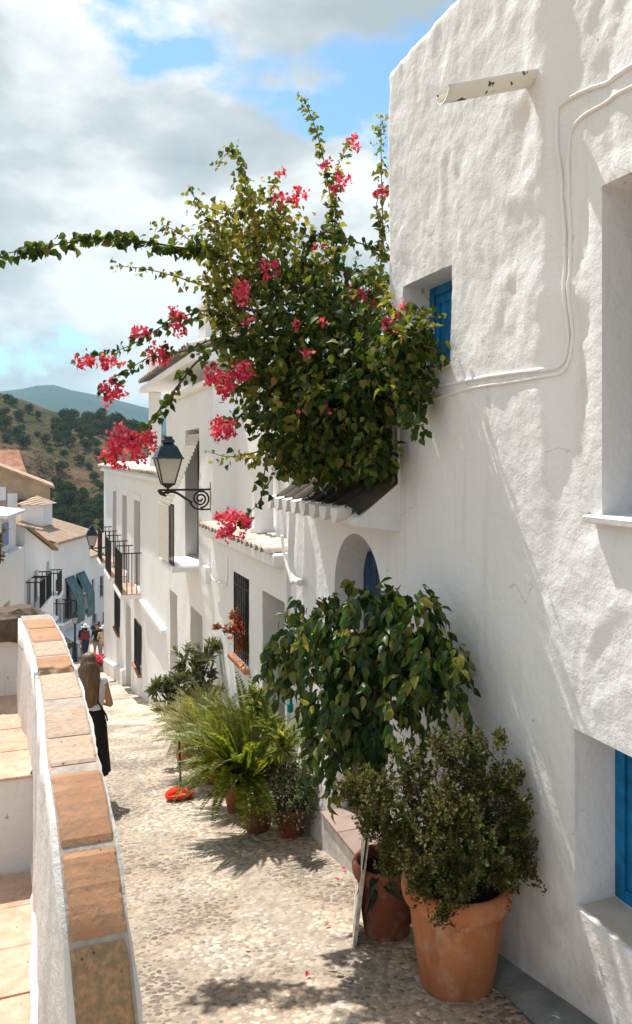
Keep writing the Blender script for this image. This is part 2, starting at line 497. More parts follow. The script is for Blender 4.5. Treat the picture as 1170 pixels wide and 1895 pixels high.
class MB:
    """collects shapes that become ONE mesh"""
    def __init__(s):
        s.v, s.f = [], []

    def add(s, vs, fs):
        n = len(s.v)
        s.v += [tuple(q) for q in vs]
        s.f += [tuple(i + n for i in f) for f in fs]
        return s

    def box(s, a, b, bev=0.0, jit=0.0):
        (x0, y0, z0), (x1, y1, z1) = a, b
        if bev <= 0:
            vs = [(x0, y0, z0), (x1, y0, z0), (x1, y1, z0), (x0, y1, z0), (x0, y0, z1), (x1, y0, z1), (x1, y1, z1), (x0, y1, z1)]
            if jit:
                vs = [tuple(c + random.uniform(-jit, jit) for c in q) for q in vs]
            return s.add(vs, [(0, 3, 2, 1), (4, 5, 6, 7), (0, 1, 5, 4), (1, 2, 6, 5), (2, 3, 7, 6), (3, 0, 4, 7)])
        # chamfered top and sides: three stacked rectangles
        e = bev
        rings = [(x0 + e, y0 + e, x1 - e, y1 - e, z0), (x0, y0, x1, y1, z0 + e), (x0, y0, x1, y1, z1 - e), (x0 + e, y0 + e, x1 - e, y1 - e, z1)]
        vs = []
        for (p, q, r_, t_, z) in rings:
            j = lambda: random.uniform(-jit, jit)
            vs += [(p + j(), q + j(), z), (r_ + j(), q + j(), z), (r_ + j(), t_ + j(), z), (p + j(), t_ + j(), z)]
        fs = [(3, 2, 1, 0), (12, 13, 14, 15)]
        for k in range(3):
            for i in range(4):
                j2 = (i + 1) % 4
                fs.append((k * 4 + i, k * 4 + j2, k * 4 + 4 + j2, k * 4 + 4 + i))
        return s.add(vs, fs)

    def tube(s, pts, rad, n=8, cap=True):
        pts = [Vector(p) for p in pts]
        rads = rad if isinstance(rad, (list, tuple)) else [rad] * len(pts)
        vs, fs = [], []
        prev = None
        for i, p in enumerate(pts):
            d = (pts[min(i + 1, len(pts) - 1)] - pts[max(i - 1, 0)])
            d = d.normalized() if d.length > 1e-9 else Vector((0, 0, 1))
            if prev is None:
                a = d.orthogonal().normalized()
            else:
                a = (prev - d * prev.dot(d))
                a = a.normalized() if a.length > 1e-6 else d.orthogonal().normalized()
            prev = a
            bq = d.cross(a)
            for k in range(n):
                t_ = 2 * math.pi * k / n
                vs.append(p + (a * math.cos(t_) + bq * math.sin(t_)) * rads[i])
        for i in range(len(pts) - 1):
            for k in range(n):
                k2 = (k + 1) % n
                fs.append((i * n + k, i * n + k2, (i + 1) * n + k2, (i + 1) * n + k))
        if cap:
            fs.append(tuple(range(n - 1, -1, -1)))
            fs.append(tuple((len(pts) - 1) * n + k for k in range(n)))
        return s.add(vs, fs)

    def lathe(s, prof, n=32, c=(0, 0, 0), wob=0.0):
        vs, fs = [], []
        for (r_, z) in prof:
            for k in range(n):
                t_ = 2 * math.pi * k / n
                w = 1 + wob * math.sin(2 * t_ + 1.0)
                vs.append((c[0] + r_ * w * math.cos(t_), c[1] + r_ * w * math.sin(t_), c[2] + z))
        for i in range(len(prof) - 1):
            for k in range(n):
                k2 = (k + 1) % n
                fs.append((i * n + k, i * n + k2, (i + 1) * n + k2, (i + 1) * n + k))
        return s.add(vs, fs)

    def build(s, name, mat, parent=None, smooth=False):
        return mesh_obj(name, s.v, s.f, mat, parent, smooth)


def spline(pts, n=8):
    """smooth curve through points"""
    pts = [Vector(p) for p in pts]
    out = []
    for i in range(len(pts) - 1):
        p0 = pts[max(i - 1, 0)]; p1 = pts[i]; p2 = pts[i + 1]; p3 = pts[min(i + 2, len(pts) - 1)]
        for k in range(n):
            t = k / n
            out.append(0.5 * ((2 * p1) + (p2 - p0) * t + (2 * p0 - 5 * p1 + 4 * p2 - p3) * t * t + (-p0 + 3 * p1 - 3 * p2 + p3) * t ** 3))
    out.append(pts[-1])
    return out


# leaf shapes: length along +y from the stalk, normal +z
def leaf_shape(w=0.62, fold=0.10, curl=-0.12, pos=0.36):
    v = [(0, 0, 0), (w * 0.42, pos * 0.55, fold * 0.8), (w * 0.46, pos + 0.18, fold), (0, 1, curl), (-w * 0.46, pos + 0.18, fold), (-w * 0.42, pos * 0.55, fold * 0.8), (0, pos * 0.75, 0), (0, pos + 0.25, curl * 0.2)]
    f = [(0, 1, 6), (1, 2, 7, 6), (2, 3, 7), (0, 6, 5), (6, 7, 4, 5), (7, 3, 4)]
    return np.array(v, float), f


LEAF_HEART = leaf_shape(0.80, 0.12, -0.22, 0.30)
LEAF_OVAL = leaf_shape(0.52, 0.10, -0.20, 0.34)
LEAF_NARROW = leaf_shape(0.24, 0.04, -0.10, 0.36)
LEAF_SMALL = (np.array([(0, 0, 0), (0.36, 0.5, 0.08), (0, 1, -0.05), (-0.36, 0.5, 0.08)], float), [(0, 1, 2), (0, 2, 3)])


def unit(a):
    return a / np.maximum(np.linalg.norm(a, axis=-1, keepdims=True), 1e-9)


def frames(d, up):
    """leaf frames: y along d, z near up"""
    y = unit(d)
    x = np.cross(y, up)
    bad = np.linalg.norm(x, axis=1) < 1e-4
    x[bad] = np.cross(y[bad], np.array([1.0, 0.2, 0.1]))
    x = unit(x)
    z = np.cross(x, y)
    return np.stack([x, y, z], axis=2)         # columns


def leaf_cloud(name, pos, d, up, size, shape, mat, parent, kind='stuff', smooth=False):
    sv, sf = shape
    pos = np.asarray(pos, float)
    n = len(pos)
    if n == 0:
        return None
    fr = frames(np.asarray(d, float), np.asarray(up, float))
    V = np.einsum('nij,kj->nki', fr, sv) * np.asarray(size, float)[:, None, None] + pos[:, None, :]
    k = len(sv)
    V = V.reshape(-1, 3)
    lens = [len(f) for f in sf]
    loop = np.concatenate([np.array(f) for f in sf])
    loops = (loop[None, :] + (np.arange(n) * k)[:, None]).reshape(-1)
    tot = np.tile(np.array(lens), n)
    start = np.concatenate([[0], np.cumsum(tot)[:-1]])
    me = bpy.data.meshes.new(name)
    me.vertices.add(len(V)); me.vertices.foreach_set('co', V.astype(np.float32).reshape(-1))
    me.loops.add(len(loops)); me.loops.foreach_set('vertex_index', loops.astype(np.int32))
    me.polygons.add(len(tot)); me.polygons.foreach_set('loop_start', start.astype(np.int32))
    me.polygons.foreach_set('loop_total', tot.astype(np.int32))
    me.materials.append(mat)
    me.update(calc_edges=True)
    o = bpy.data.objects.new(name, me)
    COL.objects.link(o)
    attach(o, parent)
    if kind:
        o['kind'] = kind
    return o


def leaf_objects(name, pos, d, up, size, shape, mat, parent):
    """leaves one can pick apart: objects that share one mesh"""
    me = bpy.data.meshes.new(name)
    me.from_pydata([tuple(v) for v in shape[0]], [], shape[1])
    me.materials.append(mat)
    fr = frames(np.asarray(d, float), np.asarray(up, float))
    for i in range(len(pos)):
        o = bpy.data.objects.new(name, me)
        COL.objects.link(o)
        attach(o, parent)
        m3 = Matrix(fr[i].tolist()) * float(size[i])
        m4 = m3.to_4x4()
        m4.translation = Vector(pos[i])
        o.matrix_basis = m4


def rnd_dir(n):
    return unit(rng.normal(size=(n, 3)))


# ================================================================== THE SETTING
# ground sheet reaching the horizon: the hill village slope, the valley and the land beyond
def ground_h(x, y):
    r = math.hypot(x, y)
    z = gz(x, y) if y > -8 else -2.06 + 1.6 - 0.05 * (y + 8)
    z -= 0.12
    if r > 75:
        z -= 14 * (1 - math.exp(-(r - 75) / 60))
    return z


ring = [0, 3, 6, 10, 15, 22, 30, 40, 50, 62, 75, 90, 110, 140, 180, 260, 400, 700, 1200, 2500, 4200, 6000]
vs, fs = [(0, 0, ground_h(0, 0))], []
NA = 72
for r_ in ring[1:]:
    for k in range(NA):
        a = 2 * math.pi * k / NA
        x, y = r_ * math.sin(a), r_ * math.cos(a)
        vs.append((x, y, ground_h(x, y)))
for k in range(NA):
    fs.append((0, 1 + (k + 1) % NA, 1 + k))
for i in range(len(ring) - 2):
    for k in range(NA):
        k2 = (k + 1) % NA
        fs.append((1 + i * NA + k, 1 + i * NA + k2, 1 + (i + 1) * NA + k2, 1 + (i + 1) * NA + k))
M['earth'] = simple('dry earth', (0.30, 0.23, 0.15), 0.95, 0.35, 0.3, 0.4, 3.0, 0.2)
tag(mesh_obj('ground', vs, fs, M['earth'], None, True), kind='structure')

# street: mortar bed under the pebbles; farther off the pebbles are too small to pick apart and the material takes over
m, nt, b = new_mat('pebble paving')
v = obj_coord(nt)
vo = nd(nt, 'ShaderNodeTexVoronoi', i_Scale=17.0)
nt.links.new(v, vo.inputs['Vector'])
pc = ramp(nt, vo.outputs['Color'], [(0.1, (0.40, 0.32, 0.24)), (0.45, (0.60, 0.50, 0.38)), (0.8, (0.74, 0.65, 0.53)), (1.0, (0.30, 0.27, 0.24))])
wear_shade = ramp(nt, noise(nt, v, 1.15, 6.0), [(0.38, (0.36, 0.345, 0.33)), (0.47, (0.66, 0.63, 0.60)), (0.60, (1, 1, 1))])  # patchy tone: part wear, part lane shade put into the colour
pc = mixc(nt, 1.0, pc, wear_shade, 'MULTIPLY')
joint = ramp(nt, vo.outputs['Distance'], [(0.42, (0, 0, 0)), (0.62, (1, 1, 1))])
pc = mixc(nt, mathn(nt, 'MULTIPLY', joint, 0.45), pc, (0.36, 0.30, 0.23))
sxyz = nt.nodes.new('ShaderNodeSeparateXYZ')
nt.links.new(v, sxyz.inputs[0])
nearf = mathn(nt, 'MULTIPLY', mathn(nt, 'SUBTRACT', 13.6, sxyz.outputs['Y']), 3.0, True)   # bare mortar where real pebbles are set
bed = ramp(nt, noise(nt, v, 14.0, 6.0), [(0.3, (0.25, 0.20, 0.155)), (0.7, (0.42, 0.35, 0.27))])
pc = mixc(nt, nearf, pc, bed)
nt.links.new(pc, b.inputs['Base Color'])
b.inputs['Roughness'].default_value = 0.75
inv = mathn(nt, 'SUBTRACT', 1.0, vo.outputs['Distance'])
bump(nt, b, inv, 0.8, 0.03)
M['street_bed'] = m
vs, fs = [], []
ys = [-3 + 0.5 * i for i in range(140)]
for y in ys:
    bend = 0.0 if y < 30 else 0.004 * (y - 30) ** 2
    xl = (-0.2 if y < 31 else -0.2 + bend) if y > 7 else -0.02
    xr = 2.7 + bend
    for k in range(7):
        x = xl + (xr - xl) * k / 6
        vs.append((x, y, gz(x, y) + 0.02 * float(vnoise(x * 1.3, y * 0.8, 3)) - 0.012 * math.cos((k - 3) / 3 * 1.57)))
for i in range(len(ys) - 1):
    for k in range(6):
        a = i * 7 + k
        fs.append((a, a + 1, a + 8, a + 7))
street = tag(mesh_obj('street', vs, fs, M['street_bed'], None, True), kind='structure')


def street_z(x, y):
    bend = 0
    k = (x + 0.2) / 2.9 * 6
    return gz(x, y) + 0.02 * float(vnoise(x * 1.3, y * 0.8, 3)) - 0.012 * math.cos((k - 3) / 3 * 1.57)


# pebbles, each its own stone with a domed top
def pebble_colour_mat(name, per):
    m, nt, b = new_mat(name)
    if per == 'object':
        f = nd(nt, 'ShaderNodeObjectInfo').outputs['Random']
    else:
        f = nt.nodes.new('ShaderNodeNewGeometry').outputs['Random Per Island']
    c = ramp(nt, f, [(0.0, (0.17, 0.15, 0.13)), (0.2, (0.36, 0.29, 0.22)), (0.5, (0.56, 0.47, 0.37)), (0.8, (0.72, 0.64, 0.53)), (1.0, (0.48, 0.37, 0.27))])
    v = obj_coord(nt)
    wear_shade = ramp(nt, noise(nt, v, 1.15, 6.0), [(0.40, (0.30, 0.285, 0.27)), (0.48, (0.62, 0.59, 0.56)), (0.58, (1, 1, 1))])  # worn, wet patches that also carry dappled foreground shade in their colour
    c = mixc(nt, 1.0, c, wear_shade, 'MULTIPLY')
    # a band of greyer stones is laid along the parapet side of the lane
    sx = nt.nodes.new('ShaderNodeSeparateXYZ')
    nt.links.new(v, sx.inputs[0])
    band = mathn(nt, 'ADD', sx.outputs['X'], mathn(nt, 'MULTIPLY', noise(nt, v, 2.2, 5.0), 1.6))
    bandf = mathn(nt, 'MULTIPLY', mathn(nt, 'SUBTRACT', 1.95, band), 2.2, True)
    c = mixc(nt, mathn(nt, 'MULTIPLY', bandf, 0.9), c, mixc(nt, 1.0, c, (0.62, 0.60, 0.58), 'MULTIPLY'))
    warm = ramp(nt, noise(nt, v, 2.6, 5.0), [(0.42, (0.88, 0.90, 0.93)), (0.58, (1.10, 1.0, 0.88))])
    c = mixc(nt, 1.0, c, warm, 'MULTIPLY')
    c = mixc(nt, mathn(nt, 'MULTIPLY', noise(nt, v, 60.0, 4.0), 0.35), c, (0.33, 0.27, 0.21))
    nt.links.new(c, b.inputs['Base Color'])
    b.inputs['Roughness'].default_value = 0.62
    b.inputs['Specular IOR Level'].default_value = 0.4
    bump(nt, b, noise(nt, v, 70.0, 4.0), 0.4, 0.006)
    return m


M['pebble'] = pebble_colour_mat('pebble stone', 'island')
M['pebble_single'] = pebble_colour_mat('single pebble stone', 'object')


def dome(seed):
    rr = random.Random(seed)
    n = 7
    vs, fs = [], []
    amp = [1 + rr.uniform(-0.16, 0.16) for _ in range(n)]
    for (q, z) in ((1.0, -0.25), (0.95, 0.12), (0.62, 0.34)):
        for k in range(n):
            t = 2 * math.pi * k / n
            vs.append((q * amp[k] * math.cos(t), q * amp[k] * math.sin(t), z))
    vs.append((0, 0, 0.42))
    for i in range(2):
        for k in range(n):
            k2 = (k + 1) % n
            fs.append((i * n + k, i * n + k2, (i + 1) * n + k2, (i + 1) * n + k))
    for k in range(n):
        fs.append((2 * n + k, 2 * n + (k + 1) % n, 3 * n))
    return np.array(vs), fs


DOMES = [dome(i) for i in range(8)]
peb = []
row = 0
y = 2.0
while y < 13.5:
    sp = 0.043 if y < 6.2 else 0.056
    x = 0.22 + (row % 2) * sp / 2
    while x < 2.40:
        xx, yy = x + random.uniform(-0.4, 0.4) * sp, y + random.uniform(-0.4, 0.4) * sp
        sz = sp * random.choice((0.46, 0.54, 0.58, 0.62, 0.72))
        peb.append((xx, yy, sz, random.uniform(0, 3.14), random.uniform(0.58, 0.95), random.randrange(8)))
        x += sp * 0.93
    y += sp * 0.80
    row += 1


def px_of(p):
    D = p[0] * SY + p[1] * CY
    L = p[0] * CY - p[1] * SY
    return CX + F * L / D, HZ - F * p[2] / D


near = []
for i, (x, y, *_r) in enumerate(peb):
    u, v_ = px_of((x, y, gz(x, y)))
    if 235 < u < 960 and v_ < 1890 and not (735 < u < 960 and v_ < 1850):
        near.append((-v_, i))
near = set(i for _, i in sorted(near)[:300])
dome_me = []
for k, (dv, df) in enumerate(DOMES):
    me = bpy.data.meshes.new('pebble')
    me.from_pydata([tuple(q) for q in dv], [], df)
    me.polygons.foreach_set('use_smooth', [True] * len(me.polygons))
    me.materials.append(M['pebble_single'])
    dome_me.append(me)
allv, allf = [], []
for i, (x, y, sz, rot, asp, k) in enumerate(peb):
    m4 = Matrix.Translation((x, y, street_z(x, y) - 0.002)) @ Matrix.Rotation(-math.atan(0.2), 4, 'X') @ Matrix.Rotation(rot, 4, 'Z') @ Matrix.Diagonal((sz, sz * asp, sz * 0.42, 1))
    if i in near:
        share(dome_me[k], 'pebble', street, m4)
    else:
        A = np.array(m4)
        pts = DOMES[k][0] @ A[:3, :3].T + A[:3, 3]
        n = len(allv)
        allv += pts.tolist()
        allf += [tuple(q + n for q in f) for f in DOMES[k][1]]
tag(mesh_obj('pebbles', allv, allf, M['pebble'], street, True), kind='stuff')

# cement gutter strip along the foot of the near house
vs, fs = [], []
for i in range(30):
    y = 1.0 + i * 0.115
    e = 2.20 + 0.035 * float(vnoise(y * 3, 0.5, 8)) + 0.05 * max(0, y - 3)
    vs += [(e, y, gz(0, y) + 0.006), (e + 0.02, y, gz(0, y) + 0.03), (2.75, y, gz(0, y) + 0.05)]
    if i:
        a = (i - 1) * 3
        fs += [(a, a + 1, a + 4, a + 3), (a + 1, a + 2, a + 5, a + 4)]
tag(mesh_obj('gutter_strip', vs, fs, M['grey_cement'], None, True), kind='structure')

# ------------------------------------------------------------------ hills
m, nt, b = new_mat('dry scrub hillside')
v = obj_coord(nt)
f1 = noise(nt, v, 0.035, 8.0, 0.6)
f2 = noise(nt, v, 0.22, 6.0, 0.65)
c = ramp(nt, f2, [(0.3, (0.085, 0.052, 0.032)), (0.5, (0.14, 0.088, 0.052)), (0.75, (0.205, 0.138, 0.082))])
gr = ramp(nt, mathn(nt, 'ADD', mathn(nt, 'MULTIPLY', f1, 0.6), mathn(nt, 'MULTIPLY', noise(nt, v, 0.4, 5.0), 0.4)), [(0.47, (0, 0, 0)), (0.58, (1, 1, 1))])
c = mixc(nt, gr, c, (0.055, 0.062, 0.027))
nt.links.new(c, b.inputs['Base Color'])
b.inputs['Roughness'].default_value = 1.0
b.inputs['Specular IOR Level'].default_value = 0.0
bump(nt, b, f2, 1.0, 2.5)
M['hill'] = m
m, nt, b = new_mat('wooded mountain')
v = obj_coord(nt)
c = ramp(nt, noise(nt, v, 0.012, 10.0, 0.65), [(0.3, (0.018, 0.04, 0.032)), (0.6, (0.035, 0.06, 0.045)), (0.8, (0.075, 0.09, 0.07))])
nt.links.new(c, b.inputs['Base Color'])
b.inputs['Roughness'].default_value = 1.0
b.inputs['Specular IOR Level'].default_value = 0.0
bump(nt, b, noise(nt, v, 0.03, 8.0), 1.0, 20.0)
M['mountain'] = m


def crest_fn(pts):
    xs = np.array([p[0] for p in pts], float); zs = np.array([p[1] for p in pts], float)
    return lambda u: np.interp(u, xs, zs)


def ridge(name, D0, D1, crest, base_z, mat, du=22, nr=44, rough=1.0, u0=-2600, u1=2600, seed=1, spur=0.0):
    us = np.arange(u0, u1 + 1, du)
    V, Fc = [], []
    for j in range(nr + 1):
        t = j / nr
        for u in us:
            D = D0 + (D1 - D0) * t
            top = (HZ - crest(u)) / F * D1
            prof = t ** 0.8
            z = base_z + (top - base_z) * prof
            w = math.sin(min(1, t) * math.pi)
            k = 1.0 / max(1.0, abs(D1 - D0) / 14)
            p = P(u, HZ, D)
            z += rough * (float(vnoise(p.x * k, p.y * k, seed)) * 1.0 + 0.5 * float(vnoise(p.x * k * 2.7, p.y * k * 2.7, seed + 1))) * (0.35 + w)
            z += spur * float(vnoise(p.x * k * 0.5 + p.y * k * 0.1, 3.3, seed + 5)) * w
            V.append((p.x, p.y, z))
    n = len(us)
    # back side of the ridge
    for u in us:
        p = P(u, HZ, D1 + (D1 - D0) * 0.8)
        V.append((p.x, p.y, base_z))
    for j in range(nr + 1):
        for i in range(n - 1):
            a = j * n + i
            Fc.append((a, a + 1, a + n + 1, a + n))
    return tag(mesh_obj(name, V, Fc, mat, None, True), kind='structure')


hill_crest = crest_fn([(-2600, 640), (-1200, 660), (-400, 690), (-60, 716), (0, 727), (45, 742), (85, 757), (130, 768), (180, 764), (215, 771), (262, 792), (330, 812), (500, 838), (900, 845), (2600, 850)])
HILL = (110.0, 330.0)
hill = ridge('hill', HILL[0], HILL[1], hill_crest, -46, M['hill'], rough=3.2, seed=4, spur=8)
mt_crest = crest_fn([(-2600, 700), (-900, 722), (-300, 735), (0, 727), (30, 722), (62, 718), (80, 712), (92, 711), (118, 719), (160, 727), (200, 736), (240, 745), (265, 752), (320, 768), (500, 790), (900, 800), (2600, 760)])
ridge('mountain', 1500, 2700, mt_crest, -60, M['mountain'], du=30, nr=36, rough=26, seed=9, spur=60)


# ================================================================== WALLS WITH OPENINGS
def stucco_wall(name, parent, x0, y0, y1, z0, z1, holes, mat, res=0.05, disp=None, out=-1, body=3.5, notch=None, smooth=True):
    """A plastered wall in the plane x = x0 facing out*x, with reveals cut for every opening (y0, y1, z0, z1, depth, arch)."""
    def lines(a, b, extra):
        n = max(2, int(round((b - a) / res)))
        L = list(np.linspace(a, b, n + 1))
        ex = [e for e in extra if a < e < b]
        L = [q for q in L if all(abs(q - e) > res * 0.35 for e in ex)] + ex
        return np.array(sorted(set(round(q, 5) for q in L)))
    ey, ez = [], []
    for h in holes:
        ey += [h[0], h[1]]; ez += [h[2], h[3]]
        if len(h) > 5 and h[5]:
            zs = h[3] - (h[1] - h[0]) / 2 * h[5]
            ez.append(zs)
            ey += [h[0] + (h[1] - h[0]) * (0.5 - 0.5 * math.cos(math.pi * k / 24)) for k in range(1, 24)]
    if notch:
        ey.append(notch[0]); ez.append(notch[1])
    Y = lines(y0, y1, [round(q, 5) for q in ey]); Z = lines(z0, z1, [round(q, 5) for q in ez])
    YY, ZZ = np.meshgrid(Y, Z, indexing='ij')
    dx = disp(YY, ZZ) if disp is not None else np.zeros_like(YY)
    XX = x0 + out * dx
    verts = np.stack([XX, YY, ZZ], -1).reshape(-1, 3).tolist()
    ny, nz = len(Y), len(Z)
    yc = (Y[:-1] + Y[1:]) / 2; zc = (Z[:-1] + Z[1:]) / 2
    own = np.full((ny - 1, nz - 1), -1)
    for hi, h in enumerate(holes):
        own[np.ix_((yc > h[0]) & (yc < h[1]), (zc > h[2]) & (zc < h[3]))] = hi
    if notch:
        own[np.ix_(yc > notch[0], zc > notch[1])] = -2
    faces = []
    for i in range(ny - 1):
        for j in range(nz - 1):
            if own[i, j] == -1:
                a = i * nz + j
                faces.append((a, a + nz, a + nz + 1, a + 1))

    def strip(pa, pb, depth):
        n = len(verts)
        A, B = verts[pa] if isinstance(pa, int) else pa, verts[pb] if isinstance(pb, int) else pb
        xb = x0 - out * depth
        verts.extend([list(A), list(B), [xb, B[1], B[2]], [xb, A[1], A[2]]])
        faces.append((n, n + 1, n + 2, n + 3))

    def depth_of(q):
        return body if q < 0 else holes[q][4]
    for i in range(ny):
        for j in range(nz):
            a = i * nz + j
            if j < nz - 1:                       # edge running up
                l = own[i - 1, j] if i > 0 else -2
                r = own[i, j] if i < ny - 1 else -2
                if (l == -1) != (r == -1):
                    q = r if l == -1 else l
                    if q >= 0 and len(holes[q]) > 5 and holes[q][5]:
                        h = holes[q]
                        zs = h[3] - (h[1] - h[0]) / 2 * h[5]
                        if (Z[j] + Z[j + 1]) / 2 > zs:
                            continue
                    strip(a, a + 1, depth_of(q))
            if i < ny - 1:                       # edge running along
                d_ = own[i, j - 1] if j > 0 else -2
                u_ = own[i, j] if j < nz - 1 else -2
                if (d_ == -1) != (u_ == -1):
                    q = u_ if d_ == -1 else d_
                    if q >= 0 and len(holes[q]) > 5 and holes[q][5] and abs(Z[j] - holes[q][3]) < 1e-4:
                        continue
                    strip(a, a + nz, depth_of(q))
    for hi, h in enumerate(holes):
        if len(h) > 5 and h[5]:
            rad = (h[1] - h[0]) / 2; c = (h[0] + h[1]) / 2
            zs = h[3] - rad * h[5]
            yl = [q for q in Y if h[0] - 1e-4 <= q <= h[1] + 1e-4]
            def pt(y_, z_):
                d_ = float(disp(np.array([[y_]]), np.array([[z_]]))[0, 0]) if disp is not None else 0.0
                return [x0 + out * d_, y_, z_]
            za = [zs + h[5] * math.sqrt(max(0, rad * rad - (q - c) ** 2)) for q in yl]
            for k in range(len(yl) - 1):
                n = len(verts)
                A, B = pt(yl[k], za[k]), pt(yl[k + 1], za[k + 1])
                verts.extend([A, B, pt(yl[k + 1], h[3]), pt(yl[k], h[3])])
                faces.append((n, n + 1, n + 2, n + 3))
                strip(A, B, h[4])
    n = len(verts)
    xb = x0 - out * body
    ztop = z1
    verts.extend([[xb, y0, z0], [xb, y1, z0], [xb, y1, z1], [xb, y0, z1]])
    faces.append((n, n + 1, n + 2, n + 3))
    me = bpy.data.meshes.new(name)
    me.from_pydata(verts, [], faces)
    me.materials.append(mat)
    o = bpy.data.objects.new(name, me)
    COL.objects.link(o)
    attach(o, parent)
    if smooth:
        ns = (ny - 1) * (nz - 1)
        sm = [p.area < res * res * 1.6 and abs(p.normal.x) > 0.5 for p in me.polygons]
        me.polygons.foreach_set('use_smooth', sm)
    me.update()
    return o


def soft_disp(seed, amp=0.012, f=2.0):
    def d(y, z):
        return amp * (vnoise(y * f, z * f, seed) + 0.5 * vnoise(y * f * 2.6, z * f * 2.2, seed + 1) + 0.3 * vnoise(y * f * 6, z * f * 5, seed + 2))
    return d


WX = 2.45          # plane of the houses on the right side of the lane


# ------------------------------------------------------------------ the near white house
def house_disp(y, z):
    up = sstep(-0.1, 0.5, z)
    rough = 0.25 + 0.75 * up + 0.65 * sstep(3.9, 3.2, y) * sstep(-1.6, -0.9, z)
    wx, wz = vnoise(y * 1.7, z * 1.7, 61) * 0.5, vnoise(y * 1.7, z * 1.7, 62) * 0.5
    yy, zz = y + wx * 0.45, z + wz * 0.45
    d = 0.012 * vnoise(yy * 2.3, zz * 1.3, 21) + 0.009 * vnoise(yy * 6.0, zz * 3.2, 22) + 0.008 * vnoise(yy * 13, zz * 8, 23) + 0.005 * vnoise(yy * 30, zz * 22, 24)
    # trowelled ridges
    rid = 1 - np.abs(vnoise(yy * 4.2, zz * 2.3, 25)) * 4
    d = d + 0.008 * np.clip(rid, 0, 1)
    d = d * rough
    # the wall above the cables stands proud to the left of the pipes and is set back beside the large window
    d = d - 0.055 * sstep(3.34, 3.20, y + 0.05 * vnoise(z * 2.0, 1.0, 31)) * sstep(-0.9, 0.6, z + 0.22 * vnoise(y * 7, z * 3, 33))
    # straight arrises round the large window
    nearw = sstep(0.16, 0.03, np.maximum(np.maximum(1.70 - y, y - 2.92), np.maximum(-0.27 - z, z - 1.27)))
    d = d * (1 - nearw) + nearw * -0.035
    # thicker battered foot
    d = d + 0.05 * sstep(-2.0, -3.2, z) * sstep(4.5, 3.4, y)
    # rounded corner and coping
    d = d - 0.10 * np.clip(1 - (5.2 - y) / 0.045, 0, 1) ** 2 * 0.5 * (z > 0.2) - 0.05 * np.clip(1 - (2.87 - z) / 0.06, 0, 1) ** 2
    return d


house = empty('white_house', (WX, 3.0, gz(WX, 3.0)), 'tall whitewashed house with small blue windows filling the right side', 'house')
HOLES = [
    (1.70, 2.92, -0.27, 1.27, 0.34),          # large window beside the cables
    (4.25, 4.93, 0.60, 1.215, 0.26),          # small blue window
    (2.05, 3.07, -2.17, -1.31, 0.27),         # low blue window
    (5.28, 6.26, -3.6, -0.62, 0.30, 1.0),     # arched door
]
stucco_wall('wall', house, WX, -1.6, 7.5, -4.2, 2.87, HOLES, M['plaster'], 0.027, house_disp, body=4.5, notch=(5.2, 0.2))


def wall_pt(px, py, off=0.0):
    p = on_x(px, py, WX)
    d = float(house_disp(np.array([[p.y]]), np.array([[p.z]]))[0, 0])
    return Vector((WX - d - off, p.y, p.z))


# window sills and joinery
MB().box((WX - 0.035, 1.66, -0.306), (WX + 0.33, 2.97, -0.268), 0.008, 0.003).build('window_sill', M['plaster_smooth'], house)
wn = MB().box((WX + 0.30, 1.70, -0.27), (WX + 0.35, 1.76, 1.27)).box((WX + 0.30, 2.86, -0.27), (WX + 0.35, 2.92, 1.27)).box((WX + 0.30, 1.76, 1.21), (WX + 0.35, 2.86, 1.27)).box((WX + 0.30, 1.76, -0.27), (WX + 0.35, 2.86, -0.21)).build('window', M['blue_paint'], house)
MB().box((WX + 0.325, 1.76, -0.21), (WX + 0.332, 2.86, 1.21)).build('pane', M['glass'], wn)


def blue_window(y0, y1, z0, z1, x, parent, panel=True):
    w = MB()
    t = 0.065
    w.box((x - 0.02, y0, z0), (x + 0.04, y0 + t, z1), 0.006).box((x - 0.02, y1 - t, z0), (x + 0.04, y1, z1), 0.006)
    w.box((x - 0.018, y0 + t, z1 - t), (x + 0.04, y1 - t, z1), 0.006).box((x - 0.018, y0 + t, z0), (x + 0.04, y1 - t, z0 + t), 0.006)
    fr = w.build('window', M['blue_paint'], parent)
    n = 2
    for k in range(n):
        a = y0 + t + (y1 - y0 - 2 * t) * k / n + 0.004
        b_ = y0 + t + (y1 - y0 - 2 * t) * (k + 1) / n - 0.004
        MB().box((x + 0.005, a, z0 + t + 0.004), (x + 0.03, b_, z1 - t - 0.004), 0.004).build('shutter_panel', M['blue_paint'], fr)
        s = MB()
        s.box((x - 0.006, a, z0 + t + 0.004), (x + 0.004, a + 0.05, z1 - t - 0.004)).box((x - 0.006, b_ - 0.05, z0 + t + 0.004), (x + 0.004, b_, z1 - t - 0.004))
        s.box((x - 0.006, a + 0.05, z1 - t - 0.06), (x + 0.004, b_ - 0.05, z1 - t - 0.004)).box((x - 0.006, a + 0.05, z0 + t + 0.004), (x + 0.004, b_ - 0.05, z0 + t + 0.06))
        s.build('shutter_frame', M['blue_paint'], fr)
    return fr


blue_window(4.25, 4.93, 0.60, 1.215, WX + 0.235, house)
low = blue_window(2.05, 3.07, -2.17, -1.31, WX + 0.262, house)
MB().tube([(WX + 0.225, 2.90, -1.62), (WX + 0.205, 2.90, -1.66), (WX + 0.225, 2.90, -1.70)], 0.012, 8).build('window_latch', M['iron'], low)
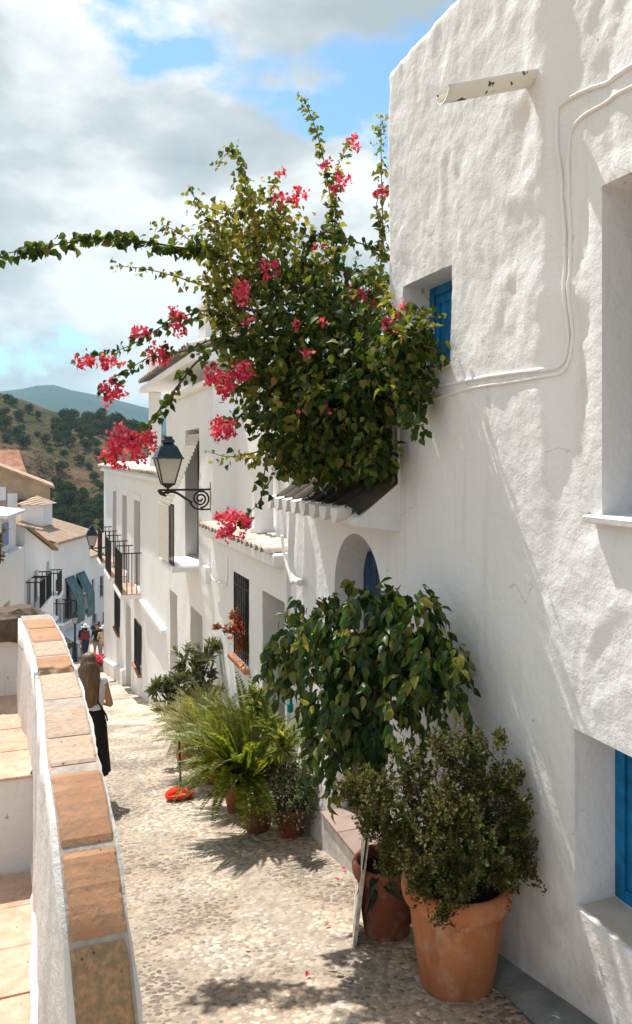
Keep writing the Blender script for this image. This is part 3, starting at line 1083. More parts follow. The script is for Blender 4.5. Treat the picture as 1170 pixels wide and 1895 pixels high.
# tiled sill of the low window
for k in range(3):
    a = 2.06 + k * 0.337
    MB().box((WX + 0.02, a, -2.19), (WX + 0.235, a + 0.331, -2.165), 0.004).build('sill_tile', M['sill_tile'], house)
MB().box((WX - 0.03, 4.25, 0.575), (WX + 0.215, 4.93, 0.605), 0.006).build('window_sill', M['plaster_smooth'], house)

# arched door of dark blue planks, each a plank
door = MB().box((WX + 0.30, 5.28, -3.4), (WX + 0.33, 6.26, -0.6)).build('door', M['blue_dark'], house)
for k in range(7):
    a = 5.285 + k * 0.139
    c = a + 0.068 - 5.77
    top = -1.11 + math.sqrt(max(0.01, 0.49 ** 2 - c * c))
    MB().box((WX + 0.272, a, -3.3), (WX + 0.302, a + 0.131, top + 0.03), 0.005).build('plank', M['blue_dark'], door)
MB().tube([(WX + 0.262, 5.42, -2.0), (WX + 0.22, 5.42, -2.0), (WX + 0.22, 5.42, -2.1), (WX + 0.262, 5.42, -2.1)], 0.009, 8).build('door_handle', M['iron'], door)

# the door step with its tiles, and the plaster foot beside it
MB().box((2.235, 4.86, gz(0, 5) - 0.5), (WX + 0.30, 6.0, -2.965), 0.012).build('doorstep', M['plaster_smooth'], house)
for k in range(3):
    for i in range(2):
        MB().box((2.222 + i * 0.255, 4.85 + k * 0.384, -2.963), (2.222 + i * 0.255 + 0.250, 4.85 + k * 0.384 + 0.379, -2.94), 0.004).build('step_tile', M['step_tile'], house)
vs, fs = [], []
for i in range(9):
    y = 6.02 + i * 0.15
    for j in range(8):
        z = gz(0, y) - 0.2 + j * 0.19
        t = j / 7
        x = 2.435 - 0.20 * (1 - t) ** 1.6 - 0.015 * float(vnoise(y * 5, z * 5, 77)) - (0.0 if t < 0.99 else -0.03)
        vs.append((x if 0 < i < 8 else x + 0.05, y, z))
for i in range(8):
    for j in range(7):
        a = i * 8 + j
        fs.append((a, a + 8, a + 9, a + 1))
n = len(vs)
for j in range(8):                                    # end cap towards the step
    vs.append((2.48, 6.02, vs[j][2]))
for j in range(7):
    fs.append((j, j + 1, n + j + 1, n + j))
mesh_obj('wall_foot', vs, fs, M['plaster'], house, True)

# clay drain spout, half pipe with a broken patch
sp_base = on_x(985, 147, WX)
sv, sf = [], []
nseg, nr_ = 10, 12
for i in range(nseg + 1):
    x = WX + 0.05 - (0.585) * i / nseg
    for k in range(nr_ + 1):
        t = math.pi * (1.05 + 0.9 * k / nr_) if False else math.pi * (1.0 + k / nr_)
        for r_ in ((0.066, 0.052)):
            sv.append((x, sp_base.y + r_ * math.cos(t), sp_base.z + 0.045 + r_ * math.sin(t) - 0.19 * i / nseg))
st_ = (nr_ + 1) * 2
for i in range(nseg):
    for k in range(nr_):
        a = i * st_ + k * 2
        sf.append((a, a + st_, a + st_ + 2, a + 2))
        sf.append((a + 1, a + 3, a + st_ + 3, a + st_ + 1))
    for k in (0, nr_):
        a = i * st_ + k * 2
        sf.append((a, a + 1, a + st_ + 1, a + st_))
for k in range(nr_):
    a = nseg * st_ + k * 2
    sf.append((a, a + 2, a + 3, a + 1))
m, nt, b = new_mat('limewashed clay spout')
v = obj_coord(nt)
ch = ramp(nt, noise(nt, v, 11.0, 3.0), [(0.585, (0, 0, 0)), (0.605, (1, 1, 1))])
c = mixc(nt, ch, (0.74, 0.70, 0.62), (0.06, 0.045, 0.035))
nt.links.new(c, b.inputs['Base Color'])
b.inputs['Roughness'].default_value = 0.9
M['spout'] = m
mesh_obj('drain_spout', sv, sf, M['spout'], house, True)

# cables painted over with lime
def cable(pts, r_, name='cable'):
    w = [wall_pt(px, py, r_ * 0.4) for px, py in pts]
    w = spline(w, 6)
    fine = []
    for q in w:
        d = float(house_disp(np.array([[q.y]]), np.array([[q.z]]))[0, 0])
        fine.append(Vector((WX - d - r_ * 0.5, q.y, q.z)))
    MB().tube(fine, r_, 8).build(name, M['plaster_smooth'], house, True)


cable([(1240, 70), (1170, 112), (1110, 148), (1060, 170), (1030, 190), (1024, 215), (1028, 300), (1033, 430), (1036, 560), (1037, 640), (1028, 672), (1005, 684), (940, 692), (870, 704), (800, 717), (745, 730)], 0.0115)
cable([(1240, 115), (1170, 150), (1120, 178), (1082, 203), (1055, 226), (1043, 255), (1040, 330), (1042, 450), (1044, 560), (1044, 640), (1034, 682), (1008, 696), (940, 708), (900, 714), (860, 722), (800, 740), (760, 748)], 0.010)
cable([(738, 765), (739, 860), (741, 940), (738, 966), (722, 966), (690, 955)], 0.011)
cable([(729, 765), (730, 860), (732, 930), (728, 958), (705, 955)], 0.009)

# tiled awning over the door: sloping bed, cover tiles, white mortar ends
AY0, AY1, AX, AZ = 4.95, 6.84, 2.08, -0.40
aw = MB()
aw.add([(AX + 0.03, AY0 + 0.02, AZ - 0.035), (AX + 0.03, AY1 - 0.02, AZ - 0.035), (WX + 0.02, AY1 - 0.02, AZ + 0.24), (WX + 0.02, AY0 + 0.02, AZ + 0.24),
        (AX + 0.05, AY0 + 0.02, AZ - 0.085), (AX + 0.05, AY1 - 0.02, AZ - 0.085), (WX + 0.02, AY1 - 0.02, AZ - 0.13), (WX + 0.02, AY0 + 0.02, AZ - 0.13)],
       [(0, 1, 2, 3), (7, 6, 5, 4), (0, 4, 5, 1), (0, 3, 7, 4), (1, 5, 6, 2)])
awn = aw.build('tile_awning', M['plaster_smooth'], house)


def barrel(length, r0, r1, t=0.013, n=9, arc=0.5):
    """barrel tile: runs along +x from the upper end to the eave end, convex up"""
    vs, fs = [], []
    for i in range(3):
        q = i / 2
        r_ = r0 + (r1 - r0) * q
        for k in range(n + 1):
            a = math.pi * k / n
            for rr in (r_, r_ - t):
                vs.append((length * q, rr * math.cos(a), rr * math.sin(a) * 0.8))
    st = (n + 1) * 2
    for i in range(2):
        for k in range(n):
            a = i * st + k * 2
            fs += [(a, a + 2, a + st + 2, a + st), (a + 1, a + st + 1, a + st + 3, a + 3)]
    for i in (0, 2):
        for k in range(n):
            a = i * st + k * 2
            fs.append((a, a + 1, a + 3, a + 2))
    for i in range(2):
        for k in (0, n):
            a = i * st + k * 2
            fs.append((a, a + st, a + st + 1, a + 1))
    return vs, fs


bv, bf = barrel(0.48, 0.085, 0.105)
slope = math.atan2(0.27, WX - AX)
proto_t = None
NT = 8
for k in range(NT):
    y = AY0 + 0.12 + k * (AY1 - AY0 - 0.24) / (NT - 1)
    m4 = Matrix.Translation((AX + 0.43, y, AZ + 0.27)) @ Matrix.Rotation(math.pi, 4, 'Z') @ Matrix.Rotation(slope * 0.97, 4, 'Y') @ Matrix.Rotation(random.uniform(-0.03, 0.03), 4, 'Z')
    if proto_t is None:
        proto_t = mesh_obj('roof_tile', bv, bf, M['roof_dark'], awn, True)
        proto_t.matrix_basis = m4
    else:
        share(proto_t, 'roof_tile', awn, m4)
    # white mortar tongue closing the channel at the eave
    w = MB()
    yc_ = y + (AY1 - AY0 - 0.24) / (NT - 1) / 2
    pts = []
    for q in range(9):
        a = math.pi * q / 8
        pts.append((0.075 * math.cos(a), -0.11 * math.sin(a)))
    vsq = [(AX - 0.055, yc_ + p_, AZ + 0.035 + z_) for p_, z_ in pts] + [(AX + 0.06, yc_ + p_, AZ + 0.06 + z_) for p_, z_ in pts]
    fsq = [tuple(range(9)), tuple(range(17, 8, -1))] + [(q, q + 1, q + 10, q + 9) for q in range(8)] + [(8, 0, 9, 17)]
    w.add(vsq, fsq).build('channel_tile', M['plaster_smooth'], awn)
    # upper course
    m5 = Matrix.Translation((AX + 0.70, y + 0.01, AZ + 0.47)) @ Matrix.Rotation(math.pi, 4, 'Z') @ Matrix.Rotation(slope * 0.97, 4, 'Y')
    share(proto_t, 'roof_tile', awn, m5)

# terrace parapet behind the climber
MB().box((WX + 0.03, 5.26, 0.18), (WX + 0.20, 7.42, 0.62), 0.02, 0.004).build('terrace_parapet', M['plaster_smooth'], house)


# ------------------------------------------------------------------ second house: grilled window, deep doorway, tiled ledge
def ground_base(y):
    return (WX, y, gz(WX, y))


def bars(parent, x, ys_, z0, z1, r_=0.008, rails=()):
    proto = MB().tube([(0, 0, 0), (0, 0, z1 - z0)], r_, 6).build('bar', M['iron'], parent)
    proto.matrix_basis = Matrix.Translation((x, ys_[0], z0))
    for y in ys_[1:]:
        share(proto, 'bar', parent, Matrix.Translation((x, y, z0)))
    for z in rails:
        MB().box((x - r_ * 0.6, ys_[0] - 0.01, z - 0.012), (x + r_ * 0.6, ys_[-1] + 0.01, z + 0.012)).build('rail', M['iron'], parent)


h2 = empty('white_house', ground_base(9.3), 'white house with a black grilled window and a tiled ledge, beyond the climber', 'house')
stucco_wall('wall', h2, WX - 0.04, 7.5, 11.1, -5.0, -0.98, [(8.97, 9.77, -2.54, -1.47, 0.20), (7.56, 8.38, -4.6, -1.50, 0.42)], M['plaster_smooth'], 0.07, soft_disp(40, 0.018), body=4.0)
win = MB().box((WX + 0.12, 8.97, -2.54), (WX + 0.16, 9.77, -1.47)).build('window', M['shadow_inside'], h2)
bars(win, WX - 0.03, [8.99 + 0.095 * k for k in range(9)], -2.53, -1.48, 0.009, (-1.62, -2.40, -2.0))
for k in range(6):
    MB().box((WX - 0.11, 8.93 + k * 0.147, -2.60), (WX + 0.10, 8.93 + k * 0.147 + 0.138, -2.545), 0.004, 0.002).build('brick', M['brick_red'], h2)
d2 = MB().box((WX + 0.36, 7.56, -4.5), (WX + 0.40, 8.38, -1.5)).build('door', M['wood'], h2)
for k in range(3):
    MB().box((WX + 0.335, 7.62, -3.9 + k * 0.75), (WX + 0.362, 8.32, -3.25 + k * 0.75), 0.01).build('door_panel', M['wood'], d2)
# ledge with its course of tiles and the wall set back above it
MB().box((WX - 0.16, 7.56, -1.14), (WX + 0.30, 11.06, -0.99), 0.02, 0.004).build('ledge', M['plaster_smooth'], h2)
lv, lf = barrel(0.40, 0.075, 0.09)
lp = None
for k in range(17):
    m4 = Matrix.Translation((WX + 0.16, 7.72 + k * 0.2, -0.955)) @ Matrix.Rotation(math.pi + random.uniform(-0.05, 0.05), 4, 'Z') @ Matrix.Rotation(0.10, 4, 'Y')
    if lp is None:
        lp = mesh_obj('roof_tile', lv, lf, M['roof_pale'], h2, True); lp.matrix_basis = m4
    else:
        share(lp, 'roof_tile', h2, m4)
stucco_wall('upper_wall', h2, WX + 0.32, 7.5, 11.1, -1.0, 0.55, [], M['plaster_smooth'], 0.12, soft_disp(44, 0.015), body=3.0)
MB().lathe([(0.0, 0), (0.16, 0), (0.13, 0.06), (0.12, 0.6), (0.13, 0.66), (0.17, 0.7), (0.17, 0.95), (0.0, 0.95)], 20, (WX + 0.14, 9.0, -0.90)).build('terrace_post', M['plaster_smooth'], h2, True)
MB().box((WX + 0.10, 7.55, -0.98), (WX + 0.34, 7.95, -0.16), 0.02, 0.006).build('buttress', M['plaster'], h2)
# clay down pipe painted white, running down from the corner of the awning
pts = [on_x(540, 880, 2.38), on_x(541, 960, 2.38), on_x(538, 1040, 2.38), on_x(545, 1070, 2.38), on_x(556, 1078, 2.38)]
MB().tube(spline(pts, 5), 0.035, 10).build('down_pipe', M['plaster'], h2, True)
pts = [on_x(522, 990, 2.34), on_x(527, 1030, 2.34), on_x(536, 1062, 2.34), on_x(541, 1080, 2.34)]
MB().tube(spline(pts, 5), 0.016, 8).build('cable', M['plaster_smooth'], h2, True)
pts = [on_x(388, 1010, 2.36), on_x(391, 1065, 2.36), on_x(405, 1078, 2.36), on_x(420, 1082, 2.36), on_x(422, 1030, 2.36)]
MB().tube(spline(pts, 5), 0.010, 6).build('cable', M['plaster_smooth'], h2, True)

# ------------------------------------------------------------------ third house: tall window with a cane blind, doorways, roof loggia
h3 = empty('white_house', ground_base(13), 'tall white house with a cane blind and roof loggia, carrying the large wall lantern', 'house')
stucco_wall('wall', h3, WX - 0.02, 11.1, 15.4, -5.8, 1.05, [(12.1, 13.3, -1.70, 0.47, 0.32), (11.85, 12.8, -4.9, -2.47, 0.40), (14.1, 14.95, -5.2, -2.53, 0.40)], M['plaster_smooth'], 0.10, soft_disp(50, 0.02, 1.4), body=4.0)
w3 = MB().box((WX + 0.24, 12.1, -1.7), (WX + 0.28, 13.3, 0.47)).build('window', M['shadow_inside'], h3)
for k in range(2):
    MB().box((WX + 0.19, 12.12 + k * 0.59, -1.68), (WX + 0.235, 12.69 + k * 0.59, 0.45), 0.01).build('shutter', M['wood'], w3)
bars(w3, WX - 0.42, [12.12 + 0.14 * k for k in range(9)], -1.70, -0.75, 0.010, (-0.75, -1.68))
MB().box((WX - 0.46, 12.05, -1.80), (WX + 0.0, 13.35, -1.71), 0.02).build('balcony_floor', M['plaster_smooth'], w3)
# cane blind hung out over the rail: slats
bl = empty('cane_blind', (WX - 0.3, 12.7, -1.68), 'beige cane blind hanging over the tall window behind the large lantern', 'blind')
for k in range(34):
    t = k / 33
    z = 0.36 - 2.0 * t
    x = WX + 0.02 - 0.50 * min(1, t * 1.75) ** 1.1
    MB().box((x - 0.006, 12.22, z - 0.0295), (x + 0.004, 13.28, z + 0.0295)).build('slat', M['beige_cloth'], bl)
for (a, b_, z) in ((11.85, 12.8, -2.47), (14.1, 14.95, -2.53)):
    MB().box((WX + 0.34, a, z - 2.6), (WX + 0.38, b_, z)).build('door', M['wood'], h3)
MB().box((WX - 0.10, 11.22, -1.86), (WX - 0.01, 11.50, -1.62), 0.01).build('meter_box', M['plaster_smooth'], h3)
# roof loggia: slab with tile courses, column, chimney
MB().box((WX - 0.10, 11.0, 1.05), (WX + 3.9, 15.5, 1.17), 0.03).build('cornice', M['plaster_smooth'], h3)
rv, rf = barrel(0.55, 0.10, 0.12)
rp = None
for k in range(26):
    for c_ in range(3):
        m4 = Matrix.Translation((WX + 0.30 + c_ * 0.5, 11.9 + k * 0.24, 1.86 + c_ * 0.15)) @ Matrix.Rotation(math.pi, 4, 'Z') @ Matrix.Rotation(0.29, 4, 'Y')
        if rp is None:
            rp = mesh_obj('roof_tile', rv, rf, M['roof_pale'], h3, True); rp.matrix_basis = m4
        else:
            share(rp, 'roof_tile', h3, m4)
MB().add([(WX - 0.2, 11.7, 1.62), (WX - 0.2, 18.3, 1.62), (WX + 1.6, 18.3, 2.14), (WX + 1.6, 11.7, 2.14), (WX - 0.2, 11.7, 1.50), (WX - 0.2, 18.3, 1.50), (WX + 1.6, 18.3, 1.5), (WX + 1.6, 11.7, 1.5)],
         [(0, 1, 2, 3), (4, 7, 6, 5), (0, 4, 5, 1), (0, 3, 7, 4), (1, 5, 6, 2), (2, 6, 7, 3)]).build('loggia_roof', M['plaster_smooth'], h3)
MB().box((WX + 0.0, 17.75, -0.25), (WX + 0.24, 18.05, 1.5), 0.02).build('column', M['plaster_smooth'], h3)
MB().box((WX + 0.5, 11.2, 1.17), (WX + 3.5, 15.2, 1.5)).build('loggia_wall', M['plaster_smooth'], h3)
ch_ = MB().box((WX + 0.25, 12.9, 1.8), (WX + 0.80, 13.5, 2.58), 0.02).build('chimney', M['plaster_smooth'], h3)
MB().box((WX + 0.20, 12.85, 2.58), (WX + 0.85, 13.55, 2.66), 0.01).build('chimney_cap', M['plaster_smooth'], ch_)
MB().box((WX - 0.1, 17.2, 1.8), (WX + 0.25, 17.7, 2.15), 0.02).build('roof_pier', M['plaster_smooth'], h3)

# ------------------------------------------------------------------ fourth house: three balconies
h4 = empty('white_house', ground_base(22), 'long white house with three black iron balconies beyond the cane blind', 'house')
H4H = [(19.62, 20.9, -3.36, -1.10, 0.35), (22.6, 23.85, -3.36, -1.10, 0.35), (25.75, 26.9, -3.36, -1.10, 0.35),
       (19.3, 20.5, -5.35, -4.18, 0.15), (21.6, 22.9, -7.0, -4.15, 0.40), (24.5, 25.9, -5.5, -4.3, 0.15)]
stucco_wall('wall', h4, WX, 15.4, 30.6, -9.6, -0.42, H4H, M['plaster_smooth'], 0.18, soft_disp(60, 0.02, 0.9), body=5.0)
for (a, b_, z0_, z1_, *_q) in H4H[:3]:
    w = MB().box((WX + 0.29, a, z0_), (WX + 0.33, b_, z1_)).build('window', M['wood'], h4)
    MB().box((WX + 0.275, a + 0.08, z0_ + 0.5), (WX + 0.29, (a + b_) / 2 - 0.04, z1_ - 0.1)).build('pane', M['glass'], w)
    MB().box((WX + 0.275, (a + b_) / 2 + 0.04, z0_ + 0.5), (WX + 0.29, b_ - 0.08, z1_ - 0.1)).build('pane', M['glass'], w)
    # painted surround
    MB().box((WX - 0.03, a - 0.16, z1_ + 0.002), (WX + 0.01, b_ + 0.16, z1_ + 0.16), 0.005).build('lintel', M['plaster_smooth'], h4)
    ba = MB().box((WX - 0.52, a - 0.28, z0_ - 0.12), (WX + 0.0, b_ + 0.28, z0_ - 0.02), 0.015).build('balcony', M['plaster_smooth'], h4)
    for k in range(6):
        q = (b_ - a + 0.52) / 6
        MB().box((WX - 0.50, a - 0.26 + k * q, z0_ - 0.018), (WX - 0.01, a - 0.26 + k * q + q - 0.01, z0_ - 0.0), 0.002).build('floor_tile', M['floor_tile'], ba)
    n = 15
    bars(ba, WX - 0.47, [a - 0.24 + (b_ - a + 0.48) * k / (n - 1) for k in range(n)], z0_, z0_ + 1.0, 0.012, (z0_ + 0.06, z0_ + 1.0))
    for ye in (a - 0.24, b_ + 0.24):
        for xs in (0.35, 0.23, 0.11):
            MB().tube([(WX - xs, ye, z0_), (WX - xs, ye, z0_ + 1.0)], 0.012, 6).build('bar', M['iron'], ba)
        MB().box((WX - 0.48, ye - 0.012, z0_ + 0.985), (WX + 0.0, ye + 0.012, z0_ + 1.012)).build('rail', M['iron'], ba)
for (a, b_, z0_, z1_, *_q) in (H4H[3], H4H[5]):
    w = MB().box((WX + 0.10, a, z0_), (WX + 0.13, b_, z1_)).build('window', M['shadow_inside'], h4)
    bars(w, WX - 0.04, [a + 0.03 + (b_ - a - 0.06) * k / 8 for k in range(9)], z0_, z1_, 0.012, (z0_ + 0.15, z1_ - 0.15))
    MB().box((WX - 0.10, a - 0.05, z0_ - 0.07), (WX + 0.1, b_ + 0.05, z0_ - 0.005), 0.01).build('window_sill', M['brick_red'], h4)
MB().box((WX + 0.32, 21.6, -7), (WX + 0.36, 22.9, -4.15)).build('door', M['wood'], h4)
MB().box((WX - 0.10, 15.45, -3.55), (WX + 0.0, 19.0, -3.43), 0.02).build('wall_moulding', M['plaster_smooth'], h4)
mv = []
for y in (23.0, 30.6):
    z = -6.55 - (y - 23) * 0.2 + 0.35
    mv += [(WX - 0.10, y, z), (WX + 0.02, y, z + 0.03), (WX + 0.02, y, z - 1.2), (WX - 0.10, y, z - 1.2)]
MB().add(mv, [(0, 1, 5, 4), (0, 4, 7, 3), (0, 3, 2, 1), (4, 5, 6, 7)]).build('plinth', M['plaster_smooth'], h4)
ev, ef = barrel(0.6, 0.11, 0.13)
ep = None
for k in range(54):
    m4 = Matrix.Translation((WX + 0.36, 15.6 + k * 0.28, -0.20)) @ Matrix.Rotation(math.pi + random.uniform(-0.03, 0.03), 4, 'Z') @ Matrix.Rotation(0.26, 4, 'Y')
    if ep is None:
        ep = mesh_obj('roof_tile', ev, ef, M['roof_pale'], h4, True); ep.matrix_basis = m4
    else:
        share(ep, 'roof_tile', h4, m4)
MB().add([(WX - 0.12, 15.4, -0.42), (WX - 0.12, 30.7, -0.42), (WX + 2.4, 30.7, 0.16), (WX + 2.4, 15.4, 0.16), (WX - 0.12, 15.4, -0.50), (WX - 0.12, 30.7, -0.50), (WX + 2.4, 30.7, -0.5), (WX + 2.4, 15.4, -0.5)],
         [(0, 1, 2, 3), (4, 7, 6, 5), (0, 4, 5, 1), (0, 3, 7, 4), (1, 5, 6, 2), (2, 6, 7, 3)]).build('roof', M['plaster_smooth'], h4)


# ================================================================== PARAPET AND TERRACES ON THE LEFT
par = empty('parapet_wall', (0.1, 4.0, gz(0, 4.0)), 'low white parapet with terracotta coping tiles curving along the left of the lane', 'wall')
pin = [(0.17, 2.2, -2.75), (0.135, 2.6, -2.12), (0.12, 2.74, -1.86), (0.095, 2.88, -1.62), (0.067, 3.17, -1.385), (0.04, 3.52, -1.285), (0.028, 4.22, -1.262), (-0.008, 5.07, -1.245), (-0.055, 5.65, -1.215), (-0.11, 6.15, -1.19)]
pin = [Vector(p) for p in pin]
curve = spline(pin, 14)
CW = 0.205
arc = [0.0]
for a, b_ in zip(curve[:-1], curve[1:]):
    arc.append(arc[-1] + (b_ - a).length)


def on_curve(s):
    s = max(0, min(arc[-1], s))
    i = int(np.searchsorted(arc, s)) - 1
    i = max(0, min(len(curve) - 2, i))
    t = (s - arc[i]) / max(1e-9, arc[i + 1] - arc[i])
    return curve[i].lerp(curve[i + 1], t), (curve[i + 1] - curve[i]).normalized()


def s_at_py(py):
    best, bs = 1e9, 0
    for i, p in enumerate(curve):
        u, v_ = px_of(p + Vector((CW, 0, 0)))
        if abs(v_ - py) < best:
            best, bs = abs(v_ - py), arc[i]
    # refine
    for ds in np.linspace(-0.08, 0.08, 81):
        p, _ = on_curve(bs + ds)
        u, v_ = px_of(p + Vector((CW, 0, 0)))
        if abs(v_ - py) < best:
            best, bsr = abs(v_ - py), bs + ds
            bs2 = bsr
    return locals().get('bs2', bs)


# plaster body of the parapet, rough inner and outer faces
NS, NZ = 130, 16
vs, fs = [], []
for i in range(NS):
    p, d = on_curve(arc[-1] * i / (NS - 1))
    foot = min(gz(0, p.y) - 0.3, -2.9)
    prof = []
    top = p.z - 0.006
    for j in range(NZ):                 # inner face, foot to top
        z = foot + (top - foot) * j / (NZ - 1)
        w = 0.022 * float(vnoise(p.y * 5, z * 3, 81)) + 0.012 * float(vnoise(p.y * 14, z * 9, 82))
        edge = 0.012 * float(vnoise(p.y * 26, 1.5, 83)) if j == NZ - 1 else 0
        prof.append((p.x - 0.016 + w - 0.02 * (1 - j / (NZ - 1)) + edge, p.y, z))
    for j in range(NZ):                 # outer face, top to foot
        z = top + (foot - top) * j / (NZ - 1)
        w = 0.02 * float(vnoise(p.y * 5, z * 3, 84))
        edge = 0.010 * float(vnoise(p.y * 26, 4.5, 85)) if j == 0 else 0
        prof.append((p.x + CW + 0.014 + w + edge, p.y, z))
    vs += prof
n = NZ * 2
for i in range(NS - 1):
    for j in range(n - 1):
        a = i * n + j
        fs.append((a, a + 1, a + n + 1, a + n))
fs.append(tuple(range(n)))
fs.append(tuple((NS - 1) * n + k for k in range(n - 1, -1, -1)))
mesh_obj('wall', vs, fs, M['plaster_old'], par, True)

# coping tiles
caps = [(2050, 1735, 'cap_moss'), (1722, 1568, 'cap_orange'), (1556, 1428, 'cap_orange'), (1412, 1364, 'cap_grey'), (1361, 1309, 'cap_grey'), (1292, 1248, 'cap_grey'), (1245, 1216, 'cap_orange'), (1213, 1189, 'cap_grey'), (1187, 1165, 'cap_orange'), (1163, 1147, 'cap_orange')]
for (pa, pb, mk) in caps:
    s0, s1 = s_at_py(pa), s_at_py(pb)
    V_, F_ = [], []
    K = 15
    sd_ = random.uniform(0, 50)
    skew = random.uniform(-0.006, 0.006)
    for k in range(K):
        p, d = on_curve(s0 + (s1 - s0) * k / (K - 1))
        nrm = Vector((0, -d.z, d.y)).normalized()
        chip = lambda q_: 0.010 * float(vnoise(k * 0.45 + sd_, q_, 95)) + 0.022 * max(0.0, float(vnoise(k * 0.8 + sd_, q_ + 9, 96)) - 0.22)
        e0 = abs(chip(1.0)); e1 = -abs(chip(5.0))
        a0 = p + Vector((0.006 + e0 + skew, 0, 0)); a1 = p + Vector((CW - 0.004 + e1 + skew, 0, 0))
        lift = 0.017 + random.uniform(-0.0012, 0.0012) - (0.006 if k in (0, K - 1) else 0)
        V_ += [a0 - nrm * 0.03, a0 + nrm * (lift - 0.005), a0 + nrm * lift + Vector((0.007, 0, 0)), a1 + nrm * lift - Vector((0.007, 0, 0)), a1 + nrm * (lift - 0.005), a1 - nrm * 0.03]
    for k in range(K - 1):
        for j in range(5):
            a = k * 6 + j
            F_.append((a, a + 6, a + 7, a + 1))
    F_.append((0, 1, 2, 3, 4, 5)); F_.append(tuple((K - 1) * 6 + j for j in (5, 4, 3, 2, 1, 0)))
    mesh_obj('coping_tile', V_, F_, M[mk], par)
# mortar joints, a little lower than the tiles
s_all = [on_curve(arc[-1] * i / 99) for i in range(100)]
V_, F_ = [], []
for p, d in s_all:
    nrm = Vector((0, -d.z, d.y)).normalized()
    V_ += [p + Vector((0.002, 0, 0)) + nrm * 0.008, p + Vector((CW, 0, 0)) + nrm * 0.008]
for i in range(99):
    F_.append((i * 2, i * 2 + 1, i * 2 + 3, i * 2 + 2))
mesh_obj('mortar_bed', V_, F_, M['mortar'], par, True)

# stepped terrace blocks behind the parapet
ter = empty('stepped_terrace', (-0.8, 4.5, -3.2), 'white stepped terrace with terracotta floor tiles left of the parapet', 'terrace')
LAND = [(3.42, 4.93, -2.46), (4.93, 6.72, -1.90)]


def block(y0, y1, ztop, seed):
    vs, fs = [], []
    for (x, y, z) in ((-2.6, y0, ztop - 1.6), (0.05, y0, ztop - 1.6), (0.05, y1, ztop - 1.6), (-2.6, y1, ztop - 1.6), (-2.6, y0, ztop), (0.05, y0, ztop), (0.05, y1, ztop), (-2.6, y1, ztop)):
        vs.append((x, y, z))
    return MB().add(vs, [(0, 3, 2, 1), (4, 5, 6, 7), (0, 1, 5, 4), (2, 3, 7, 6), (3, 0, 4, 7)])


for (y0_, y1_, zt) in LAND:
    block(y0_, y1_, zt - 0.022, 1).build('step_block', M['plaster_old'], ter)
    ny_ = 4
    q = (y1_ - y0_ - 0.02) / ny_
    for i in range(ny_):
        for k in range(4):
            x1_ = 0.015 - k * 0.40 - (0.17 if (i % 2 and k) else 0)
            wd_ = 0.394 + (0.17 if (i % 2 and k == 0) else 0)
            MB().box((x1_ - wd_, y0_ - 0.012 + i * q, zt - 0.02), (x1_, y0_ - 0.012 + (i + 1) * q - 0.007, zt + random.uniform(-0.002, 0.003)), 0.004, 0.003).build('floor_tile', M['floor_tile'], ter)
# white skirting where the tiles meet the parapet
for (y0_, y1_, zt) in LAND:
    V_, F_ = [], []
    for i in range(26):
        y = y0_ + (y1_ - y0_) * i / 25
        e = 0.018 * float(vnoise(y * 9, 2.0, 91))
        V_ += [(-0.03 + e, y, zt + 0.004), (-0.015 + e, y, zt + 0.035), (0.05, y, zt + 0.06)]
        if i:
            a = (i - 1) * 3
            F_ += [(a, a + 1, a + 4, a + 3), (a + 1, a + 2, a + 5, a + 4)]
    mesh_obj('skirting', V_, F_, M['plaster_old'], ter, True)
# closing wall with a coping of brown stones
endw = empty('end_wall', (-0.8, 6.8, -2.2), 'short white wall with brown stone coping closing the terrace at left', 'wall')
MB().box((-2.6, 6.62, -3.6), (0.02, 6.86, -1.43), 0.02, 0.004).build('wall', M['plaster_old'], endw)
xx = 0.13
for k, w_ in enumerate((0.42, 0.37, 0.5, 0.44, 0.5)):
    V_, F_ = [], []
    for i in range(6):
        x = xx - w_ * i / 5
        for (yy_, z) in ((6.55, -1.47), (6.50, -1.40), (6.52, -1.285), (6.60, -1.235), (6.80, -1.225), (6.93, -1.29), (6.93, -1.45)):
            rr_ = 0.022
            hump = 0.03 * math.sin(math.pi * i / 5)
            fall = -0.16 * max(0, (x + 0.08) / 0.21) ** 1.5
            V_.append((x + random.uniform(-0.008, 0.008) * (0 < i < 5), yy_ + random.uniform(-rr_, rr_), z + random.uniform(-rr_, rr_) * 0.7 + (hump + fall if z > -1.42 else 0)))
    for i in range(5):
        for j in range(7):
            a = i * 7 + j; b_ = i * 7 + (j + 1) % 7
            F_.append((a, b_, b_ + 7, a + 7))
    F_.append(tuple(range(6, -1, -1))); F_.append(tuple(35 + j for j in range(7)))
    mesh_obj('coping_stone', V_, F_, M['stone_dark'], endw)
    xx -= w_ - 0.012


# ================================================================== HOUSES FARTHER DOWN THE STREET
def roof_slab(name, parent, pts, th, mat):
    v_ = [Vector(p) for p in pts]
    n = len(v_)
    MB().add(v_ + [q - Vector((0, 0, th)) for q in v_], [tuple(range(n)), tuple(range(2 * n - 1, n - 1, -1))] + [(i, i + n, (i + 1) % n + n, (i + 1) % n) for i in range(n)]).build(name, mat, parent)


